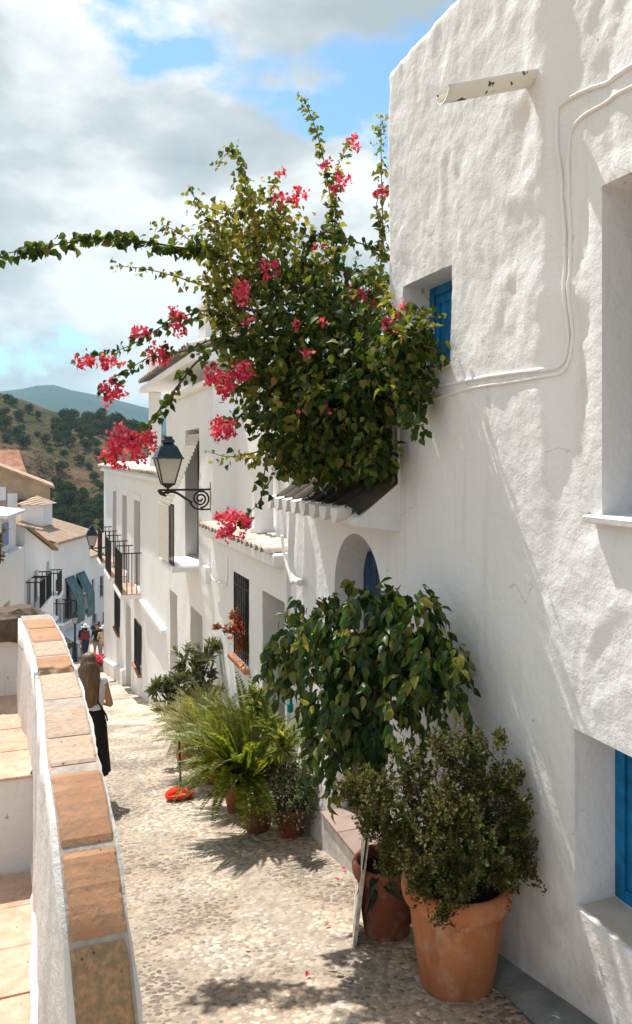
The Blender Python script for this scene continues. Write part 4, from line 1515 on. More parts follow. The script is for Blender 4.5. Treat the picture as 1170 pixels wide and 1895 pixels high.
def tiled_slab(name, parent, pts, mat, pitch=0.24, amp=0.055, rows=8):
    """roof of barrel tiles running up the slope; pts: eave start, eave end, ridge end, ridge start"""
    e0, e1, r1, r0 = [Vector(q) for q in pts]
    n = int((e1 - e0).length / pitch) * 4
    V_, F_ = [], []
    for j in range(rows + 1):
        t = j / rows
        for i in range(n + 1):
            u_ = i / n
            q = e0.lerp(e1, u_).lerp(r0.lerp(r1, u_), t)
            q = q + Vector((0, 0, amp * abs(math.sin(math.pi * i / 4)) ** 0.7 + random.uniform(-0.008, 0.008) + 0.03 * ((j * 0.37 + 0.2) % 0.4)))
            V_.append(q)
    for j in range(rows):
        for i in range(n):
            a = j * (n + 1) + i
            F_.append((a, a + 1, a + n + 2, a + n + 1))
    k0 = len(V_)
    for i in range(n + 1):
        V_.append(e0.lerp(e1, i / n) - Vector((0, 0, 0.10)))
    for i in range(n):
        F_.append((i, k0 + i, k0 + i + 1, i + 1))
    mesh_obj(name, V_, F_, mat, parent)


def far_house(label, org, heading, length, z0, z1, openings, mat, depth=5.0, seed=5):
    """facade along +y of its own frame, facing +x (the street); openings: (y0, y1, za, zb, kind)"""
    e = empty('white_house', org, label, 'house', rz=-heading, local=True)
    holes = [(o_[0], o_[1], o_[2] - org[2], o_[3] - org[2], 0.22) for o_ in openings]
    stucco_wall('wall', e, 0.0, 0.0, length, z0 - org[2], z1 - org[2], holes, mat, 0.4, None, out=1, body=depth, smooth=False)
    for (a, b_, za, zb, kind) in openings:
        za -= org[2]; zb -= org[2]
        mt = {'dark': M['shadow_inside'], 'wood': M['wood'], 'lav': M['lavender'], 'white': M['plaster_far']}[kind[0]]
        w = MB().box((-0.20, a, za), (-0.16, b_, zb)).build('window' if zb - za < 1.8 else 'door', mt, e)
        if kind[0] != 'white':
            MB().box((-0.158, a + 0.06, za + 0.06), (-0.15, (a + b_) / 2 - 0.03, zb - 0.06)).build('pane', M['glass'] if kind[0] == 'dark' else mt, w)
            MB().box((-0.158, (a + b_) / 2 + 0.03, za + 0.06), (-0.15, b_ - 0.06, zb - 0.06)).build('pane', M['glass'] if kind[0] == 'dark' else mt, w)
        if len(kind) > 1:       # balcony
            bl_ = MB().box((0.0, a - 0.25, za - 0.12), (0.55, b_ + 0.25, za - 0.01)).build('balcony', mat, e)
            for k in range(9):
                MB().tube([(0.5, a - 0.22 + (b_ - a + 0.44) * k / 8, za), (0.5, a - 0.22 + (b_ - a + 0.44) * k / 8, za + 0.95)], 0.016, 5).build('bar', M['iron'], bl_)
            for yy_ in (a - 0.22, b_ + 0.22):
                for xq in (0.15, 0.32):
                    MB().tube([(xq, yy_, za), (xq, yy_, za + 0.95)], 0.016, 5).build('bar', M['iron'], bl_)
            MB().box((0.0, a - 0.24, za + 0.94), (0.52, a - 0.20, za + 0.98)).box((0.48, a - 0.2, za + 0.94), (0.52, b_ + 0.2, za + 0.98)).box((0.0, b_ + 0.20, za + 0.94), (0.52, b_ + 0.24, za + 0.98)).build('rail', M['iron'], bl_)
    return e


# low house nearest on the left, with the blue window
lowh = far_house('low white terrace house with a lavender blue window at the left edge', (-1.06, 25.9, -7.3), R(9.3), 4.1, -9.5, -3.2,
                 [(0.6, 1.5, -6.5, -4.7, ('dark',)), (2.9, 3.7, -7.0, -5.2, ('wood',))], M['plaster_far'], 3.6)
lb = MB().box((-2.2, 1.0, 4.1), (-0.25, 3.9, 5.35), 0.02).build('roof_room', M['plaster_far'], lowh)
lw_ = MB().box((-0.245, 1.5, 4.35), (-0.20, 2.35, 5.1)).build('window', M['lavender'], lowh)
MB().box((-0.198, 1.56, 4.41), (-0.19, 1.9, 5.04)).build('shutter', M['lavender'], lw_)
MB().box((-0.198, 1.95, 4.41), (-0.19, 2.29, 5.04)).build('shutter', M['lavender'], lw_)
MB().box((-0.9, 1.22, 4.55), (-0.5, 0.995, 5.0)).build('window', M['lavender'], lowh)
roof_slab('roof', lowh, [(0.05, 0.8, 5.42), (0.05, 4.0, 5.42), (-2.3, 4.0, 5.75), (-2.3, 0.8, 5.75)], 0.10, M['plaster_far'])

# tall house behind it: gable end towards the camera
t4 = Vector((-1.06, 25.9, 0)) + Vector((0.1616, 0.987, 0)) * 4.15
tall = far_house('white gabled house with small dark balconies on the left of the lower street', (t4.x, t4.y, -8.1), R(9.3), 6.6, -11.0, -4.22,
                 [(0.4, 1.15, -5.55, -4.55, ('dark', 1)), (1.9, 2.7, -5.55, -4.45, ('dark', 1)), (5.0, 5.7, -5.9, -4.5, ('wood', 1)), (0.9, 1.6, -9.6, -7.0, ('wood',)), (3.0, 3.6, -9.9, -7.5, ('white',)), (4.9, 5.6, -10.2, -7.6, ('dark',))], M['plaster_far'], 6.0)
RK = 0.36
# gable end and its pitched roof
MB().add([(0, 0, 3.88), (-6.0, 0, 3.88), (-6.0, 0, 7.05), (0, 0, 5.55), (0, 6.6, 3.88), (-6.0, 6.6, 3.88), (-6.0, 6.6, 4.6), (0, 6.6, 3.95)], [(0, 3, 2, 1), (4, 5, 6, 7), (0, 4, 7, 3), (1, 2, 6, 5)]).build('gable', M['plaster_far'], tall)
tiled_slab('roof', tall, [(0.25, 6.8, 3.98), (-6.2, 6.8, 4.65), (-6.2, -0.05, 7.12), (0.25, -0.05, 5.55)], M['roof_tile'])
kv, kf = barrel(0.34, 0.11, 0.13)
kp = None
for k in range(22):
    m4 = Matrix.Translation((0.30 - 0.29 * k, -0.05, 5.50 + 0.25 * 0.29 * k)) @ Matrix.Rotation(0.24, 4, 'Y')
    if kp is None:
        kp = mesh_obj('coping_tile', kv, kf, M['roof_tile'], tall, True); kp.matrix_basis = m4
    else:
        share(kp, 'coping_tile', tall, m4)
chm = MB().box((-1.5, 0.6, 5.7), (-1.1, 1.0, 6.75), 0.02).build('chimney', M['plaster_far'], tall)
MB().box((-1.56, 0.54, 6.75), (-1.04, 1.06, 6.83)).build('chimney_cap', M['plaster_far'], chm)
MB().add([(0.02, 2.9, 1.6), (0.02, 4.6, 1.6), (0.55, 4.6, 1.35), (0.55, 2.9, 1.35), (0.02, 2.9, 1.52), (0.02, 4.6, 1.52), (0.55, 4.6, 1.30), (0.55, 2.9, 1.30)], [(0, 1, 2, 3), (7, 6, 5, 4), (0, 3, 7, 4), (1, 5, 6, 2), (2, 6, 7, 3)]).build('door_canopy', M['plaster_far'], tall)

# house with two grey-green awnings
B0 = P(98, HZ, 38.0)
hb = far_house('white house with grey-green awning cloths hanging over its balconies, down the street', (B0.x, B0.y, -10.2), R(23), 5.3, -12.5, -4.25,
               [(0.35, 1.0, -8.2, -6.1, ('dark', 1)), (1.75, 2.6, -8.3, -6.3, ('dark', 1)), (3.3, 4.15, -8.3, -6.3, ('dark', 1)), (0.6, 1.4, -11.2, -9.0, ('dark',)), (2.6, 3.4, -11.5, -9.4, ('dark',))], M['plaster_far'], 6.0)
tiled_slab('roof', hb, [(0.35, -0.2, 6.0), (0.35, 5.5, 6.0), (-4.2, 5.5, 7.35), (-4.2, -0.2, 7.35)], M['roof_tile'])
tiled_slab('roof', hb, [(-3.7, -1.2, 6.4), (-3.7, 3.5, 7.0), (-6.2, 3.5, 7.6), (-6.2, -1.2, 7.2)], M['roof_tile'])
tw = MB().box((-2.6, 2.2, 6.6), (-1.4, 3.4, 7.75), 0.02).build('roof_turret', M['plaster_far'], hb)
MB().add([(-2.8, 2.0, 7.75), (-1.2, 2.0, 7.75), (-1.2, 3.6, 7.75), (-2.8, 3.6, 7.75), (-2.0, 2.8, 8.2)], [(0, 1, 4), (1, 2, 4), (2, 3, 4), (3, 0, 4), (3, 2, 1, 0)]).build('turret_roof', M['roof_far'], tw)
for k, (a, b_) in enumerate(((1.55, 2.75), (3.1, 4.3))):
    aw_ = empty('awning_cloth', hb.matrix_basis @ Vector((0.4, a, 2.2)), 'grey-green awning cloth draped over a far balcony, %s of two' % ('left' if k == 0 else 'right'), 'awning', 'awning cloths down the street', rz=-R(23), local=True)
    V_, F_ = [], []
    for j, (x_, z_) in enumerate(((-0.36, 1.75), (-0.05, 1.15), (0.22, 0.6), (0.26, 0.0), (0.26, -0.55))):
        for i in range(9):
            V_.append((x_ + 0.03 * math.sin(i * 1.7 + j), (b_ - a) * i / 8, z_ + 0.02 * math.sin(i * 2.1)))
    for j in range(4):
        for i in range(8):
            q = j * 9 + i
            F_.append((q, q + 1, q + 10, q + 9))
    n_ = len(V_)
    V_ += [(p_[0] - 0.02, p_[1], p_[2] - 0.01) for p_ in V_]
    F_ += [tuple(n_ + i_ for i_ in reversed(f_)) for f_ in F_]
    mesh_obj('cloth', V_, F_, M['teal_cloth'], aw_, True)
    MB().tube([(-0.36, 0, 1.75), (-0.36, b_ - a, 1.75)], 0.03, 6).build('roller', M['iron'], aw_)
# white shop awning over the street
sa = empty('shop_awning', hb.matrix_basis @ Vector((0.0, 0.9, 0.75)), 'pale shop awning slanting over the crowded lower street', 'awning', rz=-R(23), local=True)
MB().add([(0, 0, 0.55), (0, 2.6, 0.55), (1.0, 2.6, 0.0), (1.0, 0, 0.0), (0, 0, 0.52), (0, 2.6, 0.52), (1.0, 2.6, -0.03), (1.0, 0, -0.03), (1.0, 2.6, -0.2), (1.0, 0, -0.2)], [(0, 1, 2, 3), (7, 6, 5, 4), (3, 2, 8, 9)]).build('cloth', M['white_cloth'], sa)
for y_ in (0.05, 2.55):
    MB().tube([(0, y_, 0.1), (0.97, y_, -0.01)], 0.02, 6).build('support_arm', M['iron'], sa)

# last house before the bend
C0 = P(163, HZ, 66.0)
hc = far_house('narrow white house at the far bend of the street', (C0.x, C0.y, -15.4), R(27), 11.0, -18.5, -8.5,
               [(0.8, 1.4, -12.2, -10.6, ('dark',)), (2.6, 3.4, -12.4, -10.6, ('dark', 1)), (5.4, 6.2, -12.4, -10.6, ('dark', 1)), (0.9, 1.9, -16.4, -13.7, ('dark',)), (3.2, 4.2, -16.8, -13.9, ('wood',))], M['plaster_far'], 6.0)
tiled_slab('roof', hc, [(0.3, -0.2, 6.9), (0.3, 11.2, 6.9), (-4.5, 11.2, 8.1), (-4.5, -0.2, 8.1)], M['roof_tile'])
E0 = P(192, HZ, 88.0)
hd = far_house('white house glimpsed far down the street behind the people', (E0.x - 3.4, E0.y + 4, -19.4), R(50), 14.0, -23.5, -11.6,
               [(2.0, 2.8, -15.4, -13.8, ('dark',)), (4.5, 5.3, -15.4, -13.8, ('dark',)), (2.2, 3.1, -18.6, -16.5, ('wood',)), (5.5, 6.4, -18.6, -16.5, ('dark',))], M['plaster_far'], 6.0)
tiled_slab('roof', hd, [(0.3, -0.2, 7.8), (0.3, 14.2, 7.8), (-4.5, 14.2, 9.0), (-4.5, -0.2, 9.0)], M['roof_tile'])

# tan rendered building and a steep red roof behind the white houses
tb0 = P(93, HZ, 46.0)
tan = empty('tan_building', (tb0.x - 4, tb0.y + 3, -9.0), 'tan rendered building with a sloping tiled roof rising behind white houses', 'building')
x1_, y1_ = tb0.x, tb0.y
MB().add([(x1_, y1_, -12), (x1_ - 8, y1_, -12), (x1_ - 8, y1_, 1.6), (x1_, y1_, -1.75), (x1_, y1_ + 7, -12), (x1_ - 8, y1_ + 7, -12), (x1_ - 8, y1_ + 7, 1.6), (x1_, y1_ + 7, -1.75)],
         [(0, 3, 2, 1), (4, 5, 6, 7), (0, 4, 7, 3), (1, 2, 6, 5), (3, 7, 6, 2)]).build('wall', M['tan_wall'], tan)
roof_slab('roof', tan, [(x1_ + 0.25, y1_ - 0.2, -1.72), (x1_ + 0.25, y1_ + 7.2, -1.72), (x1_ - 8.2, y1_ + 7.2, 1.82), (x1_ - 8.2, y1_ - 0.2, 1.82)], 0.14, M['roof_far'])
for (px_, py_, w_, h_, mk) in ((12, 900, 0.6, 0.8, 'plaster_far'), (33, 912, 0.55, 0.9, 'plaster_far')):
    p = P(px_, py_, 45.9)
    MB().box((p.x - w_, y1_ - 0.06, p.z - h_), (p.x, y1_ - 0.01, p.z)).build('window', M[mk], tan)
p = P(50, 925, 45.0)
MB().box((p.x - 0.5, y1_ - 0.5, p.z - 0.25), (p.x + 0.4, y1_ - 0.02, p.z)).build('window_hood', M['wood'], tan)
red0 = P(42, HZ, 57.0)
rh = empty('red_roofed_house', (red0.x - 5, red0.y + 3, -9), 'steep red tiled roof showing above the tan building at far left', 'house')
MB().box((red0.x - 12, red0.y + 0.5, -14), (red0.x - 0.3, red0.y + 8, -1.4)).build('wall', M['tan_wall'], rh)
M['roof_red'] = simple('old red roof tiles', (0.36, 0.17, 0.10), 0.95, 0.4, 2.0, 0.8, 5, 0.1)
roof_slab('roof', rh, [(red0.x + 0.4, red0.y - 0.2, -1.5), (red0.x - 0.35, red0.y + 4, 0.62), (red0.x - 12, red0.y + 4, 0.8), (red0.x - 12, red0.y - 0.2, -1.3)], 0.2, M['roof_red'])


# ================================================================== LANTERNS
def lantern(parent, c, s=1.0):
    """four-sided street lantern, c = its lower centre; 0.75 m tall"""
    x, y, z = c
    def ring4(w, h):
        return [(x + a * w * s, y + b_ * w * s, z + h * s) for a, b_ in ((-1, -1), (1, -1), (1, 1), (-1, 1))]
    def frus(sections):
        v_, f_ = [], []
        for (w, h) in sections:
            v_ += ring4(w, h)
        for i in range(len(sections) - 1):
            for k in range(4):
                k2 = (k + 1) % 4
                f_.append((i * 4 + k, i * 4 + k2, i * 4 + 4 + k2, i * 4 + 4 + k))
        f_.append((3, 2, 1, 0)); n_ = len(v_)
        f_.append((n_ - 4, n_ - 3, n_ - 2, n_ - 1))
        return MB().add(v_, f_)
    frus([(0.03, 0.0), (0.06, 0.03), (0.095, 0.05), (0.085, 0.07)]).build('base', M['iron'], parent)
    frus([(0.082, 0.072), (0.168, 0.42)]).build('glass', M['frosted'], parent)
    for k in range(4):
        a = ring4(0.088, 0.065)[k]; b_ = ring4(0.176, 0.425)[k]
        MB().tube([a, b_], 0.010 * s, 6).build('glazing_bar', M['iron'], parent)
    frus([(0.205, 0.422), (0.20, 0.445), (0.185, 0.455), (0.12, 0.60), (0.07, 0.645), (0.085, 0.66), (0.085, 0.70), (0.06, 0.715), (0.0601, 0.75)]).build('roof', M['lamp_green'], parent)
    return parent


LY = 11.25
lam = empty('wall_lantern', (WX - 0.02, LY, -0.72), 'large dark green lantern on a scrolled iron wall bracket, below the pink flowers', 'lantern')
lantern(lam, (1.80, LY, -0.44), 1.0)
MB().tube([(1.80, LY, -0.44), (1.80, LY, -0.53)], 0.02, 8).build('stem', M['iron'], lam)
MB().box((1.68, LY - 0.015, -0.485), (WX, LY + 0.015, -0.455)).build('bracket_arm', M['iron'], lam)
MB().tube(spline([(1.72, LY, -0.52), (1.80, LY, -0.50), (1.92, LY, -0.51), (2.06, LY, -0.60), (2.16, LY, -0.66)], 6), 0.018, 8).build('bracket_brace', M['iron'], lam)
sc = []
for k in range(60):
    t = k / 59
    a = -math.pi * 0.5 + t * 4.6 * math.pi
    r_ = 0.135 * (1 - 0.86 * t)
    sc.append((2.28 + r_ * math.cos(a), LY, -0.605 + r_ * math.sin(a)))
MB().tube(sc, 0.015, 6).build('scroll', M['iron'], lam)
MB().tube([(WX - 0.01, LY, -0.36), (WX - 0.01, LY, -0.80)], 0.016, 6).build('wall_bar', M['iron'], lam)
MB().tube(spline([(WX - 0.01, LY, -0.76), (2.34, LY, -0.765), (2.20, LY, -0.745), (2.12, LY, -0.66)], 5), 0.014, 6).build('lower_brace', M['iron'], lam)
MB().tube([(1.66, LY, -0.47), (1.71, LY, -0.52), (1.78, LY, -0.56)], [0.02, 0.03, 0.012], 8).build('finial', M['iron'], lam)

fl = empty('wall_lantern', (WX, 27.4, -3.0), 'small lantern on the far house just left of the balconies', 'lantern')
fp = P(170, 1013, 26.6)
lantern(fl, (fp.x, fp.y, fp.z), 1.0)
MB().box((fp.x - 0.1, fp.y - 0.02, fp.z - 0.05), (WX + 0.02, fp.y + 0.02, fp.z - 0.005)).build('bracket_arm', M['iron'], fl)
MB().tube(spline([(fp.x, fp.y, fp.z - 0.05), (fp.x + 0.3, fp.y, fp.z - 0.22), (WX, fp.y, fp.z - 0.4)], 5), 0.02, 6).build('bracket_brace', M['iron'], fl)

sp_ = P(139, 1156, 37.0)
sl = empty('street_lamp', (sp_.x, sp_.y, gz(0, sp_.y)), 'lamp post with lantern standing among the people in the lower street', 'street lamp')
lantern(sl, (sp_.x, sp_.y, sp_.z), 0.86)
g0 = gz(0, sp_.y) - 0.1
MB().lathe([(0.16, 0), (0.16, 0.12), (0.09, 0.2), (0.07, 0.7), (0.05, 0.8), (0.045, sp_.z - g0)], 12, (sp_.x, sp_.y, g0)).build('post', M['iron'], sl, True)


# ================================================================== PLANTS
def as_np(v_):
    return np.array([tuple(q) for q in v_], float)


def ellipsoid_pts(n, c, r, shell=0.55):
    d = rng.normal(size=(n, 3)); d /= np.linalg.norm(d, axis=1, keepdims=True)
    q = shell + (1 - shell) * rng.random(n)
    return np.array(c) + d * q[:, None] * np.array(r), d


VIEW = np.array([SY, CY, 0.0]); SIDE = np.array([CY, -SY, 0.0]); UPV = np.array([0, 0, 1.0])


def lobe(n, px, py, D, rpx, rpy, rd, shell=0.5):
    """points filling a foliage lobe: centre by pixel and distance, radii in pixels across and metres deep"""
    c = as_np([P(px, py, D)])[0]
    d = unit(rng.normal(size=(n, 3)))
    q = (shell + (1 - shell) * rng.random(n)) * (1 + 0.16 * rng.normal(size=n))
    loc = d * q[:, None]
    p = c + loc[:, :1] * SIDE * (rpx * D / F) + loc[:, 1:2] * VIEW * rd + loc[:, 2:] * UPV * (rpy * D / F)
    nrm = unit(loc[:, :1] * SIDE + loc[:, 1:2] * VIEW + loc[:, 2:] * UPV)
    return p, nrm


def hang(nrm, n, droop=0.8, rand=0.6):
    return unit(nrm * 0.6 + np.array([0, 0, -droop]) + rng.normal(size=(n, 3)) * rand)


# ------------------------------------------------------------------ bougainvillea over the terrace
boug = empty('bougainvillea', (WX + 0.2, 6.2, 0.2), 'big bougainvillea with pink flowers spilling over the terrace wall beside the house', 'climbing plant')
lob = [  # px, py, D, rpx, rpy, depth, leaves
    (600, 700, 6.1, 120, 150, 0.62, 1900), (555, 620, 6.2, 115, 115, 0.6, 1100), (650, 610, 6.0, 105, 90, 0.55, 900), (620, 800, 5.95, 112, 82, 0.5, 1150),
    (530, 770, 6.25, 70, 100, 0.45, 700), (700, 690, 5.5, 80, 110, 0.35, 800), (755, 640, 5.02, 66, 60, 0.22, 420), (765, 715, 4.95, 34, 70, 0.16, 190),
    (670, 820, 5.6, 62, 62, 0.32, 460), (470, 600, 6.4, 88, 95, 0.5, 520), (440, 480, 6.5, 78, 95, 0.45, 560), (520, 470, 6.5, 85, 80, 0.45, 560),
    (610, 520, 6.4, 90, 42, 0.4, 300), (690, 530, 6.2, 36, 46, 0.3, 170), (480, 400, 6.5, 80, 62, 0.4, 300), (455, 690, 6.4, 52, 70, 0.35, 260), (420, 560, 6.45, 50, 60, 0.35, 180),
    (600, 835, 5.75, 90, 60, 0.34, 600), (690, 845, 5.35, 42, 48, 0.22, 330), (560, 850, 6.0, 50, 40, 0.25, 260), (650, 740, 5.6, 110, 90, 0.4, 700), (400, 430, 6.5, 50, 70, 0.35, 120),
]
Ps, Ns, Yg = [], [], []
for (px, py, D, rx, ry, rd, n) in lob:
    p, nr = lobe(n, px, py, D, rx, ry, rd, 0.45)
    Ps.append(p); Ns.append(nr)
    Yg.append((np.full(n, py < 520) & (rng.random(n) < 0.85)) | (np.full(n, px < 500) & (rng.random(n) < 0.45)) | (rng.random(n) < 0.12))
for k in range(70):
    L_ = lob[random.randrange(len(lob))]
    c, nr = lobe(1, *L_[:6], 0.98)
    dv = Vector(nr[0] + rng.normal(size=3) * 0.4 + np.array([0, 0, random.choice((0.6, -0.5))])).normalized()
    if dv.dot(Vector(VIEW)) > 0.4:
        continue
    n = 16
    t = rng.random(n)
    Ps.append(c + np.outer(t * random.uniform(0.12, 0.3), np.array(dv)) + rng.normal(size=(n, 3)) * 0.025); Ns.append(np.tile(nr, (n, 1))); Yg.append(rng.random(n) < (0.75 if L_[1] < 650 else 0.4))
Pb = np.concatenate(Ps); Nb = np.concatenate(Ns); Yb = np.concatenate(Yg)
ok = ~((Pb[:, 0] > WX - 0.05) & (Pb[:, 1] < 5.27)) & ~((Pb[:, 0] > WX - 0.04) & (Pb[:, 2] < 0.2))
# not inside the tile awning
ok &= ~((Pb[:, 2] < -0.30 + (Pb[:, 0] - 2.08) * 0.73 + 0.06) & (Pb[:, 0] > 1.98) & (Pb[:, 1] < 6.9))
Pb, Nb, Yb = Pb[ok], Nb[ok], Yb[ok]

# branches: paths by pixel and distance
BR = [
    [(520, 520, 6.3), (400, 470, 6.3), (330, 458, 6.2), (270, 448, 6.15), (190, 440, 6.1), (110, 452, 6.05), (50, 462, 6.0), (-30, 476, 5.95)],
    [(420, 540, 6.3), (365, 525, 6.3), (320, 510, 6.3), (265, 497, 6.3), (212, 492, 6.3)],
    [(600, 620, 6.2), (615, 500, 6.3), (615, 400, 6.3), (600, 300, 6.3), (580, 225, 6.3), (558, 178, 6.3)],
    [(620, 560, 6.2), (618, 450, 6.25), (622, 380, 6.25), (625, 310, 6.25), (650, 262, 6.25)],
    [(520, 600, 6.3), (480, 480, 6.4), (470, 400, 6.4), (450, 330, 6.4), (435, 278, 6.4), (405, 300, 6.4)],
    [(480, 600, 6.4), (425, 480, 6.5), (385, 410, 6.5), (350, 345, 6.5)],
    [(520, 560, 6.4), (520, 440, 6.4), (500, 370, 6.4), (515, 325, 6.4)],
    [(455, 560, 6.4), (380, 470, 6.4), (330, 430, 6.4), (296, 414, 6.4)],
    [(560, 600, 6.2), (560, 470, 6.2), (600, 430, 6.1), (650, 445, 6.0), (700, 462, 5.95), (735, 480, 5.95)],
    [(500, 640, 6.2), (430, 590, 6.2), (380, 575, 6.15), (330, 590, 6.1), (290, 610, 6.05), (240, 640, 6.0), (190, 655, 6.0), (150, 668, 6.0)],
    [(490, 640, 6.2), (410, 625, 6.1), (340, 650, 6.0), (290, 655, 6.0), (230, 690, 5.95), (185, 728, 5.9)],
    [(500, 680, 6.1), (430, 640, 6.0), (370, 665, 5.95), (325, 720, 5.9), (290, 765, 5.85), (255, 805, 5.8), (190, 848, 5.75)],
    [(520, 760, 6.0), (460, 765, 6.0), (420, 780, 6.0), (385, 795, 6.0)],
    [(540, 820, 5.9), (500, 840, 5.85), (488, 885, 5.8), (482, 925, 5.8), (445, 965, 5.75)],
    [(700, 580, 6.0), (708, 420, 6.0), (706, 320, 6.0), (705, 212, 6.0)],
    [(725, 600, 5.3), (760, 560, 4.95), (790, 590, 4.85), (806, 574, 4.8)],
    [(735, 640, 5.2), (780, 640, 4.9), (815, 650, 4.78), (826, 668, 4.75)],
    [(750, 680, 5.1), (772, 730, 4.88), (775, 780, 4.84), (772, 815, 4.82)],
    [(500, 830, 6.3), (460, 840, 6.3), (420, 845, 6.3), (385, 835, 6.3)],
    [(520, 700, 6.2), (440, 700, 6.15), (390, 705, 6.1)],
    [(714, 480, 6.0), (706, 430, 6.02), (697, 385, 6.02), (704, 350, 6.0)],
]
DENS = [34, 16, 26, 26, 24, 26, 20, 22, 30, 26, 26, 26, 16, 24, 22, 16, 18, 22, 18, 14, 10]
young = {1, 2, 3, 4, 5, 6, 7, 14, 15, 18}
bp, bd, bs = [], [], []
gp, gd, gs = [], [], []
for bi, path in enumerate(BR):
    pts = spline([P(*q) for q in path], 7)
    L = sum((b_ - a).length for a, b_ in zip(pts[:-1], pts[1:]))
    r0 = 0.012 if bi in (0, 8, 11) else 0.0075
    MB().tube(pts, [r0 * (1 - 0.75 * i / (len(pts) - 1)) for i in range(len(pts))], 6).build('branch', M['bark'], boug, True)
    n = int(DENS[bi] * L * (3.4 if bi in young else 2.3 if bi else 3.2))
    for k in range(n):
        t = (0.12 + 0.88 * random.random()) * (len(pts) - 1)
        i = min(len(pts) - 2, int(t))
        p = pts[i].lerp(pts[i + 1], t - i)
        tip = t / (len(pts) - 1)
        off = Vector((random.gauss(0, 1), random.gauss(0, 1), random.gauss(0, 1))) * 0.028
        up_branch = (pts[-1] - pts[0]).normalized().z
        d = Vector((random.gauss(0, 0.7), random.gauss(0, 0.7), -0.75 + random.gauss(0, 0.4))) + (pts[i + 1] - pts[i]).normalized() * 0.5
        s = random.uniform(0.055, 0.088) * ((1.15 - 0.5 * tip) if bi else 1.05)
        if bi in young and random.random() < 0.75:
            gp.append(p + off); gd.append(d); gs.append(s * 0.85)
        else:
            bp.append(p + off); bd.append(d); bs.append(s)
# leaves on the long shoots are picked out one by one; up to 300 of them
sel = rng.permutation(len(bp))
one = sel[:300]
leaf_objects('leaf', as_np([bp[i] for i in one]), as_np([bd[i] for i in one]), rnd_dir(len(one)) + np.array([0, 0, 0.8]), [bs[i] for i in one], LEAF_HEART, M['leaf_single'], boug)
rest = sel[300:]
if len(rest):
    leaf_cloud('shoot_leaves', as_np([bp[i] for i in rest]), as_np([bd[i] for i in rest]), rnd_dir(len(rest)) + np.array([0, 0, 0.8]), [bs[i] for i in rest], LEAF_HEART, M['leaf_boug'], boug)
n = len(gp)
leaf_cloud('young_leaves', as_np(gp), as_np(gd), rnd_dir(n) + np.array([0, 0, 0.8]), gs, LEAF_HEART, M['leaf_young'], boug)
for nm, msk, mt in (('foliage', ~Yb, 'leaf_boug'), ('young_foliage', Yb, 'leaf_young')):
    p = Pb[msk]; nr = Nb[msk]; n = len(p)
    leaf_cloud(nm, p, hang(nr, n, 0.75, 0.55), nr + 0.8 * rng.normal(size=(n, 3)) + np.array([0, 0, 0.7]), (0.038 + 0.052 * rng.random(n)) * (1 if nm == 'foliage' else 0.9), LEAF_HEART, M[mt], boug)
# woody stems inside the crown
for k in range(16):
    tgt = P(random.uniform(430, 740), random.uniform(470, 800), random.uniform(5.8, 6.4))
    a = Vector((WX + 0.35 + random.uniform(-0.15, 0.3), 6.2 + random.uniform(-0.5, 0.5), 0.25))
    if tgt.x > WX - 0.05 and tgt.y < 5.3:
        continue
    MB().tube(spline([a, a.lerp(tgt, 0.5) + Vector((0, 0, 0.3)), tgt], 5), [0.02] * 6 + [0.014] * 3 + [0.008] * 2, 6).build('branch', M['bark'], boug, True)

# flower clusters
FC = [(235, 828, 5.75, 52, 38, 260), (205, 840, 5.75, 26, 22, 80), (262, 805, 5.78, 26, 24, 90), (205, 726, 5.9, 28, 22, 110), (188, 668, 6.0, 44, 13, 110), (150, 672, 6.0, 14, 10, 26), (262, 618, 6.0, 24, 20, 60), (300, 655, 6.0, 28, 26, 90),
      (330, 598, 6.1, 18, 26, 60), (316, 578, 6.1, 10, 8, 20), (425, 705, 5.75, 46, 28, 240), (450, 685, 5.75, 26, 24, 80), (415, 798, 5.9, 26, 28, 120), (400, 780, 5.95, 12, 12, 30), (440, 966, 5.75, 38, 28, 240), (415, 985, 5.75, 16, 12, 50),
      (448, 540, 5.95, 26, 30, 120), (500, 495, 6.0, 20, 28, 60), (546, 363, 6.3, 26, 18, 80), (515, 372, 6.3, 12, 26, 50), (520, 320, 6.3, 10, 8, 20), (668, 552, 5.85, 30, 20, 100), (726, 600, 4.98, 20, 17, 60), (625, 335, 6.2, 24, 22, 60),
      (652, 275, 6.2, 12, 22, 36), (606, 305, 6.2, 14, 14, 30), (700, 352, 5.95, 20, 18, 50), (590, 460, 6.1, 12, 14, 18), (598, 598, 5.5, 10, 8, 14), (566, 655, 5.5, 8, 8, 10), (600, 762, 5.4, 9, 7, 12), (555, 598, 5.5, 10, 9, 10), (462, 600, 5.9, 12, 16, 18), (745, 560, 4.95, 10, 8, 10), (385, 695, 5.9, 14, 12, 30), (565, 762, 5.42, 7, 7, 7)]
for (px, py, D, rx, ry, n) in FC:
    n = int(n * (1.5 if px < 420 else 1.2))
    sub = max(1, n // 9)
    c0, nr0 = lobe(sub, px, py, D, rx, ry, 0.5 * (rx + ry) * D / F, 0.35)
    idx = rng.integers(0, sub, n)
    p = c0[idx] + rng.normal(size=(n, 3)) * 0.016
    leaf_cloud('flower_cluster', p, rnd_dir(n) + np.array([0, 0, -0.1]), rnd_dir(n), rng.uniform(0.026, 0.042, n), LEAF_HEART, M['bract'], boug)


